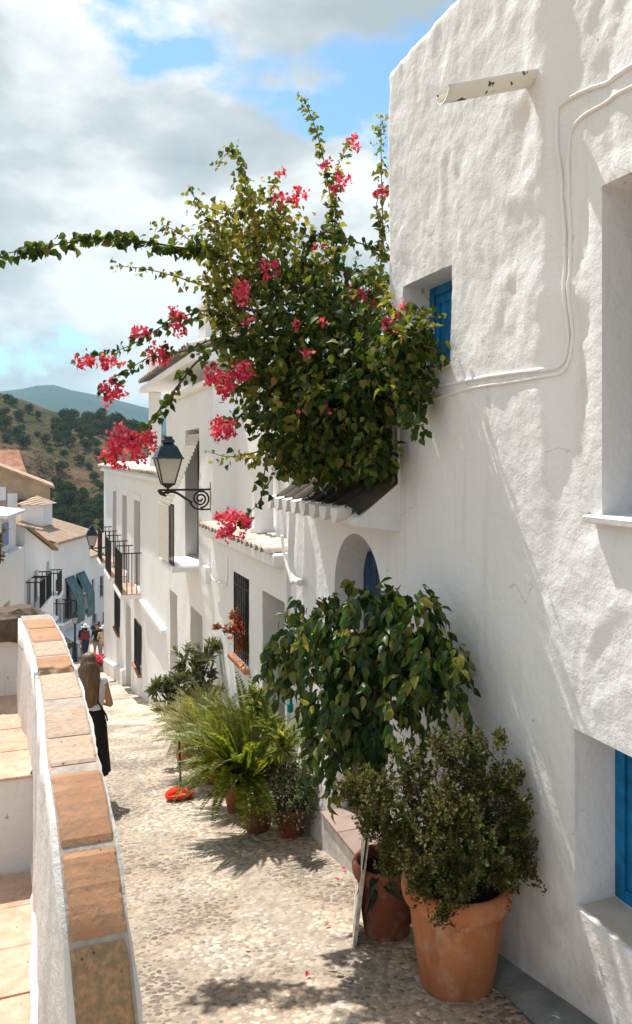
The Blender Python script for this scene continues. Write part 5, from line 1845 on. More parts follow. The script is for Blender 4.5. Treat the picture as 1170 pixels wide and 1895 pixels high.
# ------------------------------------------------------------------ pots
def clay_pot(name, c, r, h, mat, label=None, cat=None, parent=None, rim=True):
    z = c[2]
    e = empty(name, c, label, cat) if parent is None else parent
    b_ = r * 0.66
    if rim:
        prof = [(0.0, 0.0), (b_ * 0.97, 0.0), (b_, 0.015), (r * 0.865, h * 0.775), (r * 0.872, h * 0.785), (r * 0.91, h * 0.79), (r * 0.955, h * 0.805), (r * 0.985, h * 0.84), (r * 1.0, h * 0.885), (r * 0.995, h * 0.935), (r * 0.97, h * 0.975), (r * 0.93, h * 0.997), (r * 0.885, h), (r * 0.84, h * 0.98), (r * 0.815, h * 0.93), (r * 0.79, h * 0.80)]
    else:
        prof = [(0.0, 0.0), (b_, 0.0), (b_, 0.01), (r, h * 0.97), (r * 0.97, h), (r * 0.92, h), (r * 0.90, h * 0.8)]
    MB().lathe(prof, 48, (c[0], c[1], c[2])).build('pot_body', mat, e, True)
    s = []
    for k in range(40):
        a = 2 * math.pi * k / 40
        s.append((c[0] + r * 0.805 * math.cos(a), c[1] + r * 0.805 * math.sin(a), z + h * 0.84 + random.uniform(-0.008, 0.008)))
    s.append((c[0], c[1], z + h * 0.87))
    MB().add(s, [(k, (k + 1) % 40, 40) for k in range(40)]).build('soil', M['soil'], e, True)
    return e


pc = on_g(845, 1818)
PR, PH = 0.292, 0.555
bigpot = clay_pot('flower_pot', (pc.x, pc.y, street_z(pc.x, pc.y) + 0.012), PR, PH, M['pot'], 'large terracotta pot with a thick rolled rim holding the box shrub', 'flower pot')
# saucer-like rolled rim shadow line comes from the profile; a few chips at the foot are in the material

# box shrub
box = empty('box_shrub', (pc.x, pc.y, pc.z + 0.48), 'bushy small-leaved box shrub growing in the large terracotta pot', 'shrub')
cl = [(700, 1460, 3.95, 62, 55), (660, 1450, 3.98, 36, 38), (760, 1420, 4.1, 60, 60), (835, 1385, 4.05, 55, 58), (880, 1380, 4.05, 42, 42), (830, 1490, 3.85, 70, 62), (905, 1440, 4.0, 60, 52), (940, 1430, 4.02, 38, 48),
      (780, 1560, 3.80, 75, 65), (870, 1560, 3.78, 66, 62), (950, 1510, 3.95, 46, 62), (965, 1575, 3.95, 38, 52), (930, 1605, 3.85, 52, 40), (740, 1530, 3.92, 58, 60), (840, 1625, 3.75, 62, 40), (785, 1625, 3.8, 48, 40), (720, 1590, 3.95, 36, 36), (690, 1510, 4.0, 42, 40), (870, 1450, 4.25, 60, 60), (800, 1500, 4.3, 90, 90), (900, 1550, 4.2, 70, 70), (975, 1600, 3.92, 28, 26), (820, 1680, 3.68, 16, 26), (925, 1360, 4.0, 12, 18), (640, 1455, 4.0, 18, 20)]
pp, dd, uu, ss = [], [], [], []
root = Vector((pc.x, pc.y, pc.z + 0.46))
for (px, py, D, rx, ry) in cl:
    D = D - 0.02
    # each clump is a set of upright twigs dressed with small leaves
    nt_ = int(9 + rx * ry / 62)
    tp, tn = lobe(nt_, px, py, D, rx * 0.86, ry * 0.86, rx * D / F * 0.9, 0.55)
    for k in range(nt_):
        tip = Vector(tp[k]); dirv = (Vector(tn[k]) * 0.7 + Vector((0, 0, 0.75)) + Vector(rng.normal(size=3) * 0.35)).normalized()
        Lt = random.uniform(0.07, 0.13)
        nl = 26
        tt = rng.random(nl)
        az = rng.random(nl) * 6.283
        o1 = dirv.orthogonal().normalized(); o2 = dirv.cross(o1)
        for t, a in zip(tt, az):
            out = o1 * math.cos(a) + o2 * math.sin(a)
            pp.append(tip - dirv * Lt * (1 - t) + out * 0.006)
            dd.append(out * 0.9 + dirv * (0.4 + 0.9 * t)); uu.append(dirv + out * -0.3)
            ss.append(random.uniform(0.014, 0.024))
pp = as_np(pp); dd = as_np(dd); uu = as_np(uu); ss = np.array(ss)
keep = pp[:, 0] < WX + 0.0
leaf_cloud('foliage', pp[keep], dd[keep], uu[keep], ss[keep], LEAF_SMALL, M['leaf_box'], box)
for (px, py, D, rx, ry) in cl[:21]:
    q = P(px, py, D)
    if q.x > WX - 0.08: q.x = WX - 0.08
    MB().tube(spline([root, root.lerp(q, 0.45) + Vector((random.uniform(-0.05, 0.05), random.uniform(-0.05, 0.05), 0.06)), q], 5), [0.012] * 5 + [0.008] * 4 + [0.004] * 2, 6).build('stem', M['bark'], box, True)

# second pot, behind, with the weeping fig
p2 = on_g(716, 1724)
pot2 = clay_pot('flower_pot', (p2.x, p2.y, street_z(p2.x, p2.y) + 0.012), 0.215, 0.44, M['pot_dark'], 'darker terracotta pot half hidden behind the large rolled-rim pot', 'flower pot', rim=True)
strap = empty('strap_plant', (p2.x, p2.y, p2.z + 0.36), 'dark strap-leaved plant drooping from the half hidden pot', 'plant')
n = 26
sp_pos = np.array([[p2.x + random.uniform(-0.15, 0.12), p2.y + random.uniform(-0.16, 0.12), p2.z + 0.38 + random.uniform(0, 0.06)] for _ in range(n)])
dr = np.stack([rng.normal(size=n) - 0.5, rng.normal(size=n) - 0.8, rng.uniform(-0.9, 0.5, n)], 1)
leaf_objects('leaf', sp_pos, dr, np.tile([0, 0, 1.0], (n, 1)) + 0.3 * rng.normal(size=(n, 3)), rng.uniform(0.14, 0.24, n), leaf_shape(0.3, 0.06, -0.35, 0.4), M['leaf_dark'], strap)

fig = empty('weeping_fig', (p2.x + 0.15, p2.y + 0.28, gz(0, p2.y + 0.28)), 'weeping fig with drooping yellow-green leaves in front of the arched door', 'plant')
fb = Vector((p2.x + 0.12, p2.y + 0.30, gz(0, p2.y + 0.3)))
flobes = [(680, 1190, 4.75, 150, 92, 0.42, 620), (600, 1230, 4.85, 105, 95, 0.38, 420), (770, 1190, 4.60, 92, 88, 0.30, 400), (700, 1290, 4.65, 150, 80, 0.40, 520), (640, 1330, 4.75, 90, 85, 0.36, 380), (800, 1260, 4.45, 66, 55, 0.22, 240), (690, 1370, 4.7, 90, 52, 0.30, 240), (620, 1395, 4.7, 36, 52, 0.2, 130), (540, 1215, 4.95, 50, 55, 0.26, 130), (770, 1130, 4.62, 46, 40, 0.22, 120), (600, 1150, 4.85, 50, 42, 0.24, 120), (840, 1235, 4.40, 30, 45, 0.14, 70), (690, 1135, 4.75, 90, 36, 0.3, 150)]
Ps, Ns, Ds = [], [], []
for (px, py, D, rx, ry, rd, n) in flobes:
    c0, nr = lobe(max(4, n // 8), px - 12, py - 22, D, rx * 0.80, ry * 0.88, rd * 0.95, 0.5)
    for k in range(len(c0)):            # one drooping twig with leaves along it
        start = c0[k]
        out_ = unit(nr[k] * np.array([1, 1, 0.25]) + rng.normal(size=3) * 0.45)
        L_ = random.uniform(0.08, 0.26)
        m_ = random.randint(6, 13)
        t = np.linspace(0.1, 1, m_)
        pts_ = start + np.outer(t, out_) * L_ * 0.6 - np.outer(t ** 2, UPV) * L_ * 0.8 + rng.normal(size=(m_, 3)) * 0.014
        Ps.append(pts_); Ns.append(np.tile(nr[k], (m_, 1)))
        Ds.append(unit(out_ * 0.45 + np.array([0, 0, -0.9]) + rng.normal(size=(m_, 3)) * 0.38))
Pf = np.concatenate(Ps); Nf = np.concatenate(Ns); Df = np.concatenate(Ds)
ok = Pf[:, 0] < WX - 0.06
Pf, Nf, Df = Pf[ok], Nf[ok], Df[ok]
front = -(Pf @ VIEW) + 0.35 * Nf[:, 2] - 0.5 * (Nf @ VIEW)
order = np.argsort(-front)
one, rest = order[:300], order[300:]
def fig_dirs(ix):
    n = len(ix)
    return Df[ix], Nf[ix] + 0.8 * rng.normal(size=(n, 3)) + np.array([0, 0, 0.5])
d, u = fig_dirs(one)
leaf_objects('leaf', Pf[one], d, u, 0.042 + 0.06 * rng.random(len(one)) ** 0.8, LEAF_OVAL, M['leaf_fig_single'], fig)
d, u = fig_dirs(rest)
leaf_cloud('foliage', Pf[rest], d, u, 0.042 + 0.06 * rng.random(len(rest)) ** 0.8, LEAF_OVAL, M['leaf_fig'], fig)
MB().tube(spline([fb, fb + Vector((0.02, 0.02, 0.6)), P(700, 1330, 4.75)], 6), [0.03] * 7 + [0.022] * 6, 8).build('trunk', M['bark'], fig, True)
for k in range(24):
    q = flobes[k % len(flobes)]
    a = P(690, 1350 - random.uniform(0, 80), 4.75)
    b_ = P(q[0] + random.uniform(-0.6, 0.6) * q[3], q[1] + random.uniform(-0.6, 0.4) * q[4], q[2])
    if b_.x > WX - 0.1: b_.x = WX - 0.1
    MB().tube(spline([a, a.lerp(b_, 0.55) + Vector((0, 0, 0.18)), b_], 5), [0.012] * 5 + [0.008] * 3 + [0.004] * 3, 6).build('branch', M['bark'], fig, True)

# thin white-edged board leaning beside the pots
b0 = on_g(653, 1750); b1 = P(686, 1478, 4.55)
brd = empty('leaning_board', b0, 'thin weathered white board seen edge-on, leaning beside the half hidden pot', 'board')
vdir = Vector((b0.x, b0.y, 0)).normalized()
back = vdir * 0.34
up_ = b1 - b0
th = Vector((vdir.y, -vdir.x, 0)) * 0.022
vs_ = []
for q in (b0 - Vector((0, 0, 0.005)), b0 + up_):
    vs_ += [q, q + th, q + th + back, q + back]
M['board'] = simple('weathered white board', (0.62, 0.57, 0.50), 0.9, 0.5, 22, 0.4, 60, 0.006)
MB().add(vs_, [(0, 3, 2, 1), (4, 5, 6, 7), (0, 1, 5, 4), (1, 2, 6, 5), (2, 3, 7, 6), (3, 0, 4, 7)]).build('panel', M['board'], brd)
MB().box((0, 0, 0), (0.001, 0.001, 0.001))
q0 = b0 + up_ * 0.52 - vdir * 0.004
MB().add([q0, q0 + th * 0.5, q0 + up_ * 0.34 + th * 0.6, q0 + up_ * 0.34, q0 + vdir * 0.003, q0 + th * 0.5 + vdir * 0.003, q0 + up_ * 0.34 + th * 0.6 + vdir * 0.003, q0 + up_ * 0.34 + vdir * 0.003], [(0, 1, 2, 3), (0, 4, 5, 1), (1, 5, 6, 2), (2, 6, 7, 3), (3, 7, 4, 0)]).build('edge_strip', M['black_plastic'], brd)


# ------------------------------------------------------------------ ferns and other pots along the wall
def frond_mesh(L, droop, w, pairs=22, nm='frond', narrow=0.30):
    sv, sf = LEAF_SMALL
    vs_, fs_ = [], []
    pts = []
    ang = R(78)
    p = Vector((0, 0, 0))
    n = pairs
    for k in range(n + 1):
        pts.append(p.copy())
        ang -= droop / n
        p = p + Vector((0, math.cos(ang), math.sin(ang))) * (L / n)
    mb = MB().tube(pts, [0.0035 * (1 - 0.7 * k / n) for k in range(n + 1)], 4)
    for k in range(2, n + 1):
        t = k / n
        d = (pts[k] - pts[k - 1]).normalized()
        wl = w * (math.sin(math.pi * min(1, 0.12 + 0.88 * t)) ** 0.7 * 0.95 + 0.05)
        for s in (-1, 1):
            for q in range(2):
                base = pts[k] - d * (L / n) * 0.5 * q
                dl = Vector((s, 0, 0.12 + 0.25 * random.random())) + d * 0.55
                dl.normalize()
                nn = dl.cross(d).normalized()
                x_ = dl.cross(nn).normalized() * wl * narrow * 0.5
                mb.add([base, base + dl * wl * 0.5 + x_ + nn * 0.003, base + dl * wl, base + dl * wl * 0.5 - x_], [(0, 1, 2), (0, 2, 3)])
    return mb


def fern(name, label, base, specs, mat, L, w, spread=1.0, cat='plant', group=None, narrow=0.30):
    e = empty(name, base, label, cat, group)
    protos = []
    for k, dr in enumerate((0.5, 0.9, 1.4, 2.0, 2.5)):
        f = frond_mesh(L, dr, w, narrow=narrow)
        me = bpy.data.meshes.new('frond')
        me.from_pydata([tuple(v_) for v_ in f.v], [], f.f)
        me.materials.append(mat)
        protos.append(me)
    for k in range(specs):
        az = random.uniform(0, 6.283)
        j = random.choice((0, 1, 1, 2, 2, 3, 4))
        s = random.uniform(0.6, 1.1) * (0.85 if j > 2 else 1.0)
        r_ = random.uniform(0.0, 0.09) * spread
        loc = Vector(base) + Vector((r_ * math.cos(az), r_ * math.sin(az), 0))
        # keep away from the wall
        dirx = -math.sin(az)
        if loc.x + dirx * L * s * 0.8 > WX - 0.08:
            az = math.pi - az if random.random() < 0.5 else random.uniform(-0.3, 0.5) + math.pi * 0.5
        m4 = Matrix.Translation(loc) @ Matrix.Rotation(az, 4, 'Z') @ Matrix.Rotation(random.uniform(-0.15, 0.12), 4, 'X') @ Matrix.Diagonal((s, s, s, 1))
        share(protos[j], 'frond', e, m4)
    return e


def simple_pot(px, py, r, h, mat, label):
    q = on_g(px, py)
    z = street_z(q.x, q.y) + 0.015
    clay_pot('flower_pot', (q.x, q.y, z), r, h, mat, label, 'flower pot', rim=True)
    return Vector((q.x, q.y, z + h * 0.86))


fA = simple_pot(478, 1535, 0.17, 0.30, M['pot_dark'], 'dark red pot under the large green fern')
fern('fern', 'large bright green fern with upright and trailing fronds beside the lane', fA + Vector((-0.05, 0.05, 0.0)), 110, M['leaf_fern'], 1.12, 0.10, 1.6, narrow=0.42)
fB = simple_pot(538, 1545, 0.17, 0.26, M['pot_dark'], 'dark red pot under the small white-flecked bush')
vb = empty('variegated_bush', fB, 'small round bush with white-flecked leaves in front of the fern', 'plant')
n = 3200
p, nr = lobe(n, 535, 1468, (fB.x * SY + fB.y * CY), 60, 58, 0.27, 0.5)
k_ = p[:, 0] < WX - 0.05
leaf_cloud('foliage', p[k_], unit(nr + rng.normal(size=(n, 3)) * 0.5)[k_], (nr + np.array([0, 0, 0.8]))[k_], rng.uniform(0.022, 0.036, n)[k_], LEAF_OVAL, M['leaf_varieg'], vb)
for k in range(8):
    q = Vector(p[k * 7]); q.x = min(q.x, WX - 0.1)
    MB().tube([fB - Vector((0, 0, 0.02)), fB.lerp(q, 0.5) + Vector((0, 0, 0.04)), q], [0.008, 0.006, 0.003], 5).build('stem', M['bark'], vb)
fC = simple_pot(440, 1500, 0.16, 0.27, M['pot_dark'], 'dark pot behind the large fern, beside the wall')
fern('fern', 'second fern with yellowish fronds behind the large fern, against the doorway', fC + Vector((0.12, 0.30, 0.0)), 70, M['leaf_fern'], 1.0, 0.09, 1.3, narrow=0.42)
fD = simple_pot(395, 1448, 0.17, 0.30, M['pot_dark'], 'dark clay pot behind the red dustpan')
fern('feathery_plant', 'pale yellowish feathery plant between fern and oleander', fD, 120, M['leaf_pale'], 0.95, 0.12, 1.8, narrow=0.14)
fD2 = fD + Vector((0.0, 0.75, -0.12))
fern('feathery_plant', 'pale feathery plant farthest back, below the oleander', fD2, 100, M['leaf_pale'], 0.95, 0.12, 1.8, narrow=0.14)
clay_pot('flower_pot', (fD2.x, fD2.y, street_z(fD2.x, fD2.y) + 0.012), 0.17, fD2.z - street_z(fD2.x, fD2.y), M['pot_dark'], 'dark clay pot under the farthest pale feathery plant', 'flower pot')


def leafy(name, label, base, clumps, mat, shape, s0, s1, per, cat='shrub', droop=0.0, wallx=WX - 0.06, extra=None):
    e = empty(name, base, label, cat)
    pp, dd, uu, ss = [], [], [], []
    for (px, py, D, rx, ry, n) in clumps:
        c0, n0 = lobe(n, px, py, D, rx, ry, rx * D / F, 0.5)
        for k in range(n):
            tip = Vector(c0[k]); dv = (Vector(n0[k]) + Vector((0, 0, 0.6 - droop))).normalized()
            o1 = dv.orthogonal().normalized(); o2 = dv.cross(o1)
            for q in range(per):
                a = random.uniform(0, 6.283)
                out = o1 * math.cos(a) + o2 * math.sin(a)
                pp.append(tip - dv * random.uniform(0, 0.10)); dd.append(out + dv * random.uniform(0.3, 1.3)); uu.append(dv - out * 0.2); ss.append(random.uniform(s0, s1))
        q = P(px, py, D); q.x = min(q.x, wallx - 0.05)
        MB().tube(spline([Vector(base), Vector(base).lerp(q, 0.5) + Vector((0, 0, 0.08)), q], 4), [0.016] * 4 + [0.010] * 3 + [0.005] * 2, 6).build('stem', M['bark'], e, True)
    pp = as_np(pp); ok_ = pp[:, 0] < wallx
    leaf_cloud('foliage', pp[ok_], as_np(dd)[ok_], as_np(uu)[ok_], np.array(ss)[ok_], shape, mat, e)
    return e


fE = on_g(352, 1372); fE = Vector((1.95, 10.6, gz(0, 10.6)))
clay_pot('flower_pot', (fE.x, fE.y, fE.z + 0.012), 0.2, 0.36, M['pot'], 'terracotta pot under the oleander', 'flower pot')
De = fE.x * SY + fE.y * CY
leafy('oleander', 'grey-green oleander at the far end of the row of plants', fE + Vector((0, 0, 0.32)), [(285, 1265, De - 0.1, 20, 24, 9), (305, 1290, De, 26, 30, 10), (350, 1245, De, 40, 30, 22), (375, 1270, De, 44, 32, 24), (340, 1215, De + 0.1, 20, 18, 7), (385, 1215, De, 32, 22, 14), (398, 1195, De, 14, 12, 5), (330, 1270, De, 30, 30, 14)], M['leaf_oleander'], LEAF_NARROW, 0.10, 0.17, 14)
leafy('strap_sprig', 'upright yellow-green leafy plant between the ferns and the fig', fC + Vector((0.2, 0.2, -0.2)), [(480, 1300, 7.0, 22, 34, 14), (500, 1350, 6.8, 26, 34, 14), (520, 1375, 6.5, 22, 26, 10)], M['leaf_fern'], LEAF_NARROW, 0.10, 0.16, 10, 'plant')
# red begonia hanging at the grilled window
wb = Vector((WX - 0.10, 9.62, -2.50))
MB_pot = clay_pot('flower_pot', (WX + 0.045, 9.45, -2.545), 0.07, 0.13, M['pot'], 'small clay pot on the brick sill of the grilled window', 'flower pot')
leafy('window_plant', 'red-leaved flowering plant hanging in front of the grilled window', (WX + 0.04, 9.45, -2.43), [(440, 1150, 9.45, 16, 20, 10), (448, 1185, 9.35, 14, 20, 9), (425, 1165, 9.35, 18, 12, 8), (402, 1160, 9.3, 12, 6, 3), (432, 1140, 9.5, 12, 10, 5)], M['leaf_red'], LEAF_OVAL, 0.04, 0.075, 9, 'plant', 0.5)
wp = bpy.data.objects['window_plant']
n = 60
p, nr = lobe(n, 436, 1170, 9.3, 20, 34, 0.12, 0.4)
leaf_cloud('flowers', p, rnd_dir(n), rnd_dir(n), rng.uniform(0.03, 0.05, n), LEAF_OVAL, M['flower_red'], wp)

# dry leafy twig at the left edge, growing from behind the end wall
leafy('dry_shrub', 'olive-brown leafy shrub tip at the left edge of the view', (-1.35, 7.5, -2.6), [(-12, 1000, 7.2, 22, 30, 16), (-5, 1030, 7.2, 18, 16, 9), (-30, 990, 7.25, 30, 30, 16), (-60, 1040, 7.3, 50, 60, 30)], M['leaf_dry'], LEAF_OVAL, 0.045, 0.08, 9)

# red dustpan with a long black handle
dp = on_g(332, 1478)
dus = empty('dustpan', (dp.x, dp.y, dp.z), 'small rounded red dustpan with thin black handle on the cobbles beside the ferns', 'dustpan')
z = street_z(dp.x, dp.y) + 0.012
q = 0.145
V_, F_ = [], []
for (rr, hh) in ((0.55, 0.0), (0.92, 0.012), (1.0, 0.05), (0.95, 0.056), (0.86, 0.022), (0.5, 0.012)):
    for k in range(28):
        a = 2 * math.pi * k / 28
        yy_ = math.sin(a)
        V_.append((dp.x + q * 1.1 * rr * math.cos(a), dp.y + 0.125 * rr * yy_, z + hh * (1.0 + 0.9 * max(0, yy_)) - 0.2 * 0.125 * rr * yy_))
for j in range(5):
    for k in range(28):
        F_.append((j * 28 + k, j * 28 + (k + 1) % 28, (j + 1) * 28 + (k + 1) % 28, (j + 1) * 28 + k))
F_.append(tuple(range(27, -1, -1))); F_.append(tuple(140 + k for k in range(28)))
mesh_obj('pan', V_, F_, M['red_plastic'], dus, True)
MB().tube([(dp.x + 0.03, dp.y + 0.08, z + 0.07), (dp.x + 0.015, dp.y + 0.11, z + 0.70)], 0.011, 8).build('handle', M['black_plastic'], dus)
# teal door tag by the second doorway
tp_ = on_x(533, 1310, WX - 0.09)
tagm = empty('wall_hook', (WX - 0.06, tp_.y, tp_.z), 'small teal plastic holder fixed to the wall beside the fig', 'holder')
MB().box((tp_.x - 0.0, tp_.y - 0.02, tp_.z - 0.05), (tp_.x + 0.05, tp_.y + 0.02, tp_.z + 0.05), 0.012).build('body', M['teal_plastic'], tagm)
MB().tube([(tp_.x + 0.02, tp_.y, tp_.z + 0.05), (tp_.x + 0.03, tp_.y, tp_.z + 0.08)], 0.008, 6).build('cap', M['teal_plastic'], tagm)

# fallen bracts on the cobbles
me = bpy.data.meshes.new('fallen_petal')
me.from_pydata([tuple(v_ * 0.034) for v_ in leaf_shape(0.9, 0.25, -0.1, 0.35)[0]], [], leaf_shape()[1])
M['bract_single'] = leaf_mat('fallen bract', [(0, (0.55, 0.03, 0.07)), (1, (0.8, 0.08, 0.16))], 0.25, 0.7, 0.1, 'object')
me.materials.append(M['bract_single'])
for (px, py, lb) in ((460, 1757, 'fallen pink petal lying alone in the middle of the cobbled lane'), (571, 1803, 'fallen pink petal nearest the camera, left of the large pot'), (610, 1711, 'fallen pink petal just left of the leaning board'),
                 (640, 1612, 'fallen pink petal by the doorstep, farther of two'), (628, 1634, 'fallen pink petal by the doorstep, nearer of two')):
    q = on_g(px, py)
    o = bpy.data.objects.new('fallen_petal', me); COL.objects.link(o)
    o.location = (q.x, q.y, street_z(q.x, q.y) + 0.022)
    o.rotation_euler = (random.uniform(-0.5, 0.5), random.uniform(-0.5, 0.5), random.uniform(0, 6))
    tag(o, lb, 'petal', 'petals fallen on the cobbles')

# pink flower bed with a stone kerb where the lane bends
fbp = P(180, 1238, 29.0)
bed = empty('flower_bed', (fbp.x, fbp.y, gz(0, fbp.y)), 'pink flowering bed with a stone kerb where the lane bends', 'flower bed')
MB().box((fbp.x - 0.8, fbp.y - 0.3, gz(0, fbp.y) - 0.3), (fbp.x + 0.75, fbp.y + 0.5, gz(0, fbp.y) + 0.24), 0.03, 0.01).build('kerb', M['mortar'], bed)
n = 700
p, nr = lobe(n, 177, 1222, 29.0, 22, 13, 0.3, 0.3)
leaf_cloud('flowers', p, rnd_dir(n), rnd_dir(n), rng.uniform(0.06, 0.11, n), LEAF_OVAL, M['bract'], bed)
n = 300
p, nr = lobe(n, 180, 1228, 29.1, 22, 10, 0.3, 0.3)
leaf_cloud('foliage', p, rnd_dir(n), rnd_dir(n), rng.uniform(0.06, 0.11, n), LEAF_OVAL, M['leaf_oleander'], bed)


# ================================================================== PEOPLE
def capsule(mb, a, b_, ra, rb, n=10, m=5):
    a, b_ = Vector(a), Vector(b_)
    d = b_ - a
    L = d.length
    d = d.normalized() if L > 1e-6 else Vector((0, 0, 1))
    pts, rad = [], []
    for k in range(m):
        t = math.pi / 2 * (1 - k / m)
        pts.append(a - d * ra * math.sin(t)); rad.append(max(1e-3, ra * math.cos(t)))
    pts.append(a); rad.append(ra); pts.append(b_); rad.append(rb)
    for k in range(1, m + 1):
        t = math.pi / 2 * k / m
        pts.append(b_ + d * rb * math.sin(t)); rad.append(max(1e-3, rb * math.cos(t)))
    mb.tube(pts, rad, n)


SKIN = simple('skin', (0.42, 0.24, 0.16), 0.6, 0.08, 10, 0.0)


def fuse(name, caps_, mats, parent, voxel):
    """limbs as tapered capsules fused into one continuous skin; every face takes the material of its nearest limb"""
    mb = MB()
    for c in caps_:
        capsule(mb, c[0], c[1], c[2], c[3])
    o = mb.build(name, mats, None)
    md = o.modifiers.new('fuse', 'REMESH'); md.mode = 'VOXEL'; md.voxel_size = voxel
    sm = o.modifiers.new('relax', 'SMOOTH'); sm.factor = 0.5; sm.iterations = 3
    dg = bpy.context.evaluated_depsgraph_get()
    me = bpy.data.meshes.new_from_object(o.evaluated_get(dg))
    o.modifiers.clear()
    o.data = me
    me.materials.clear()
    for q in mats: me.materials.append(q)
    if any(c[4] for c in caps_):
        A = as_np([c[0] for c in caps_]); B = as_np([c[1] for c in caps_]); RA = np.array([c[2] for c in caps_]); RB = np.array([c[3] for c in caps_])
        cen = np.array([p.center[:] for p in me.polygons])
        AB = B - A
        t = np.clip(((cen[:, None] - A) * AB).sum(-1) / np.maximum((AB * AB).sum(-1), 1e-9), 0, 1)
        dist = np.linalg.norm(cen[:, None] - (A + t[..., None] * AB), axis=-1) - (RA + (RB - RA) * t)
        best = dist.argmin(1)
        me.polygons.foreach_set('material_index', np.array([c[4] for c in caps_])[best].astype(np.int32))
    me.polygons.foreach_set('use_smooth', [True] * len(me.polygons))
    me.update()
    if parent is not None:
        o.parent = parent
    return o


def figure(shirt, trousers, shoes, sex='m', arms='down', stride=0.12, short=False, sleeve=False):
    """standing figure 1.7 m tall facing +y; limbs (a, b, ra, rb, material index): 0 skin 1 shirt 2 trousers 3 shoes"""
    c = []
    sh = 0.17 if sex == 'f' else 0.20
    c.append(((0, 0, 1.47), (0, 0.01, 1.53), 0.05, 0.05, 0))
    c.append(((0, 0.015, 1.58), (0, 0.02, 1.635), 0.082, 0.085, 0))
    c.append(((0, 0.03, 1.535), (0, 0.05, 1.55), 0.05, 0.05, 0))            # jaw
    c.append(((0, 0.105, 1.60), (0, 0.115, 1.585), 0.012, 0.016, 0))         # nose
    c.append(((-0.085, 0.01, 1.60), (-0.088, 0.01, 1.585), 0.014, 0.012, 0)); c.append(((0.085, 0.01, 1.60), (0.088, 0.01, 1.585), 0.014, 0.012, 0))
    for s in (-1, 1):
        c.append(((s * 0.075, 0, 1.33), (s * 0.065, 0, 1.10), 0.115, 0.10, 1))
        c.append(((s * 0.03, 0, 1.41), (s * sh * 0.92, 0, 1.405), 0.06, 0.062, 1))
        c.append(((s * 0.065, 0, 1.10), (s * 0.085, 0, 0.93), 0.10, 0.115, 2 if sex == 'f' else 1))
        c.append(((s * 0.085, 0, 0.93), (s * 0.085, 0.0, 0.86), 0.115, 0.105, 2))
        f = s * stride
        c.append(((s * 0.09, 0, 0.87), (s * 0.095, f * 0.55, 0.48), 0.095, 0.058, 2))
        c.append(((s * 0.095, f * 0.55, 0.48), (s * 0.095, f * 0.9 - 0.03, 0.09), 0.056, 0.038, 0 if short else 2))
        c.append(((s * 0.095, f * 0.9 - 0.04, 0.045), (s * 0.10, f * 0.9 + 0.13, 0.035), 0.042, 0.035, 3))
        S = (s * sh, 0, 1.40)
        if arms == 'bent' and s > 0:
            E = (s * (sh + 0.07), -0.02, 1.13); H = (s * (sh + 0.0), 0.2, 1.10)
        elif arms == 'up' and s > 0:
            E = (s * (sh + 0.08), 0.08, 1.18); H = (s * 0.10, 0.22, 1.40)
        else:
            E = (s * (sh + 0.06), -0.01, 1.12); H = (s * (sh + 0.07), 0.07, 0.87)
        c.append((S, E, 0.05, 0.038, 1 if sleeve else 0))
        c.append((E, H, 0.037, 0.026, 0))
        Hv = Vector(H); d = (Hv - Vector(E)).normalized()
        palm = Hv + d * 0.07
        c.append((Hv, palm, 0.026, 0.030, 0))
        sidev = d.cross(Vector((0, 1, 0.2))).normalized()
        for q, (o_, l_) in enumerate(((-0.027, 0.075), (-0.009, 0.09), (0.009, 0.085), (0.027, 0.065))):
            f0 = palm + sidev * o_ + d * 0.015
            f1 = f0 + d * l_ * 0.55
            f2 = f1 + (d + Vector((0, 0.6, 0)) * 0.5).normalized() * l_ * 0.45
            c.append((f0, f1, 0.009, 0.008, 0)); c.append((f1, f2, 0.008, 0.007, 0))
        th_ = Hv + d * 0.02 + sidev * 0.03 * (-s)
        c.append((th_, th_ + d * 0.045 + sidev * 0.025 * (-s), 0.010, 0.009, 0))
    return c


def cloth(name, col):
    return simple(name, col, 0.85, 0.12, 14, 0.3, 40, 0.01)


C_WHITE = cloth('white cotton', (0.75, 0.72, 0.72)); C_BLACK = cloth('black cotton', (0.012, 0.012, 0.014)); C_NAVY = cloth('navy cotton', (0.02, 0.03, 0.06))
C_RED = cloth('red cotton', (0.45, 0.06, 0.04)); C_GREY = cloth('grey cotton', (0.25, 0.24, 0.23)); C_BLUE = cloth('blue cotton', (0.05, 0.08, 0.16)); C_MAROON = cloth('maroon cotton', (0.16, 0.03, 0.04)); C_STRAW = cloth('straw', (0.55, 0.42, 0.25)); C_SHOE = cloth('shoe leather', (0.05, 0.04, 0.035)); C_GREEN = cloth('dark green cotton', (0.03, 0.05, 0.035))
m, nt, b = new_mat('brown hair with light streaks')
v = obj_coord(nt, (60, 60, 3))
c = ramp(nt, noise(nt, v, 1.0, 4.0), [(0.3, (0.05, 0.028, 0.014)), (0.55, (0.13, 0.075, 0.035)), (0.8, (0.32, 0.20, 0.10))])
nt.links.new(c, b.inputs['Base Color']); b.inputs['Roughness'].default_value = 0.45
bump(nt, b, noise(nt, v, 2.0, 4.0), 0.6, 0.01)
HAIR = m
HAIR_DARK = simple('dark hair', (0.02, 0.013, 0.009), 0.5, 0.3, 40, 0.4, 80, 0.006)

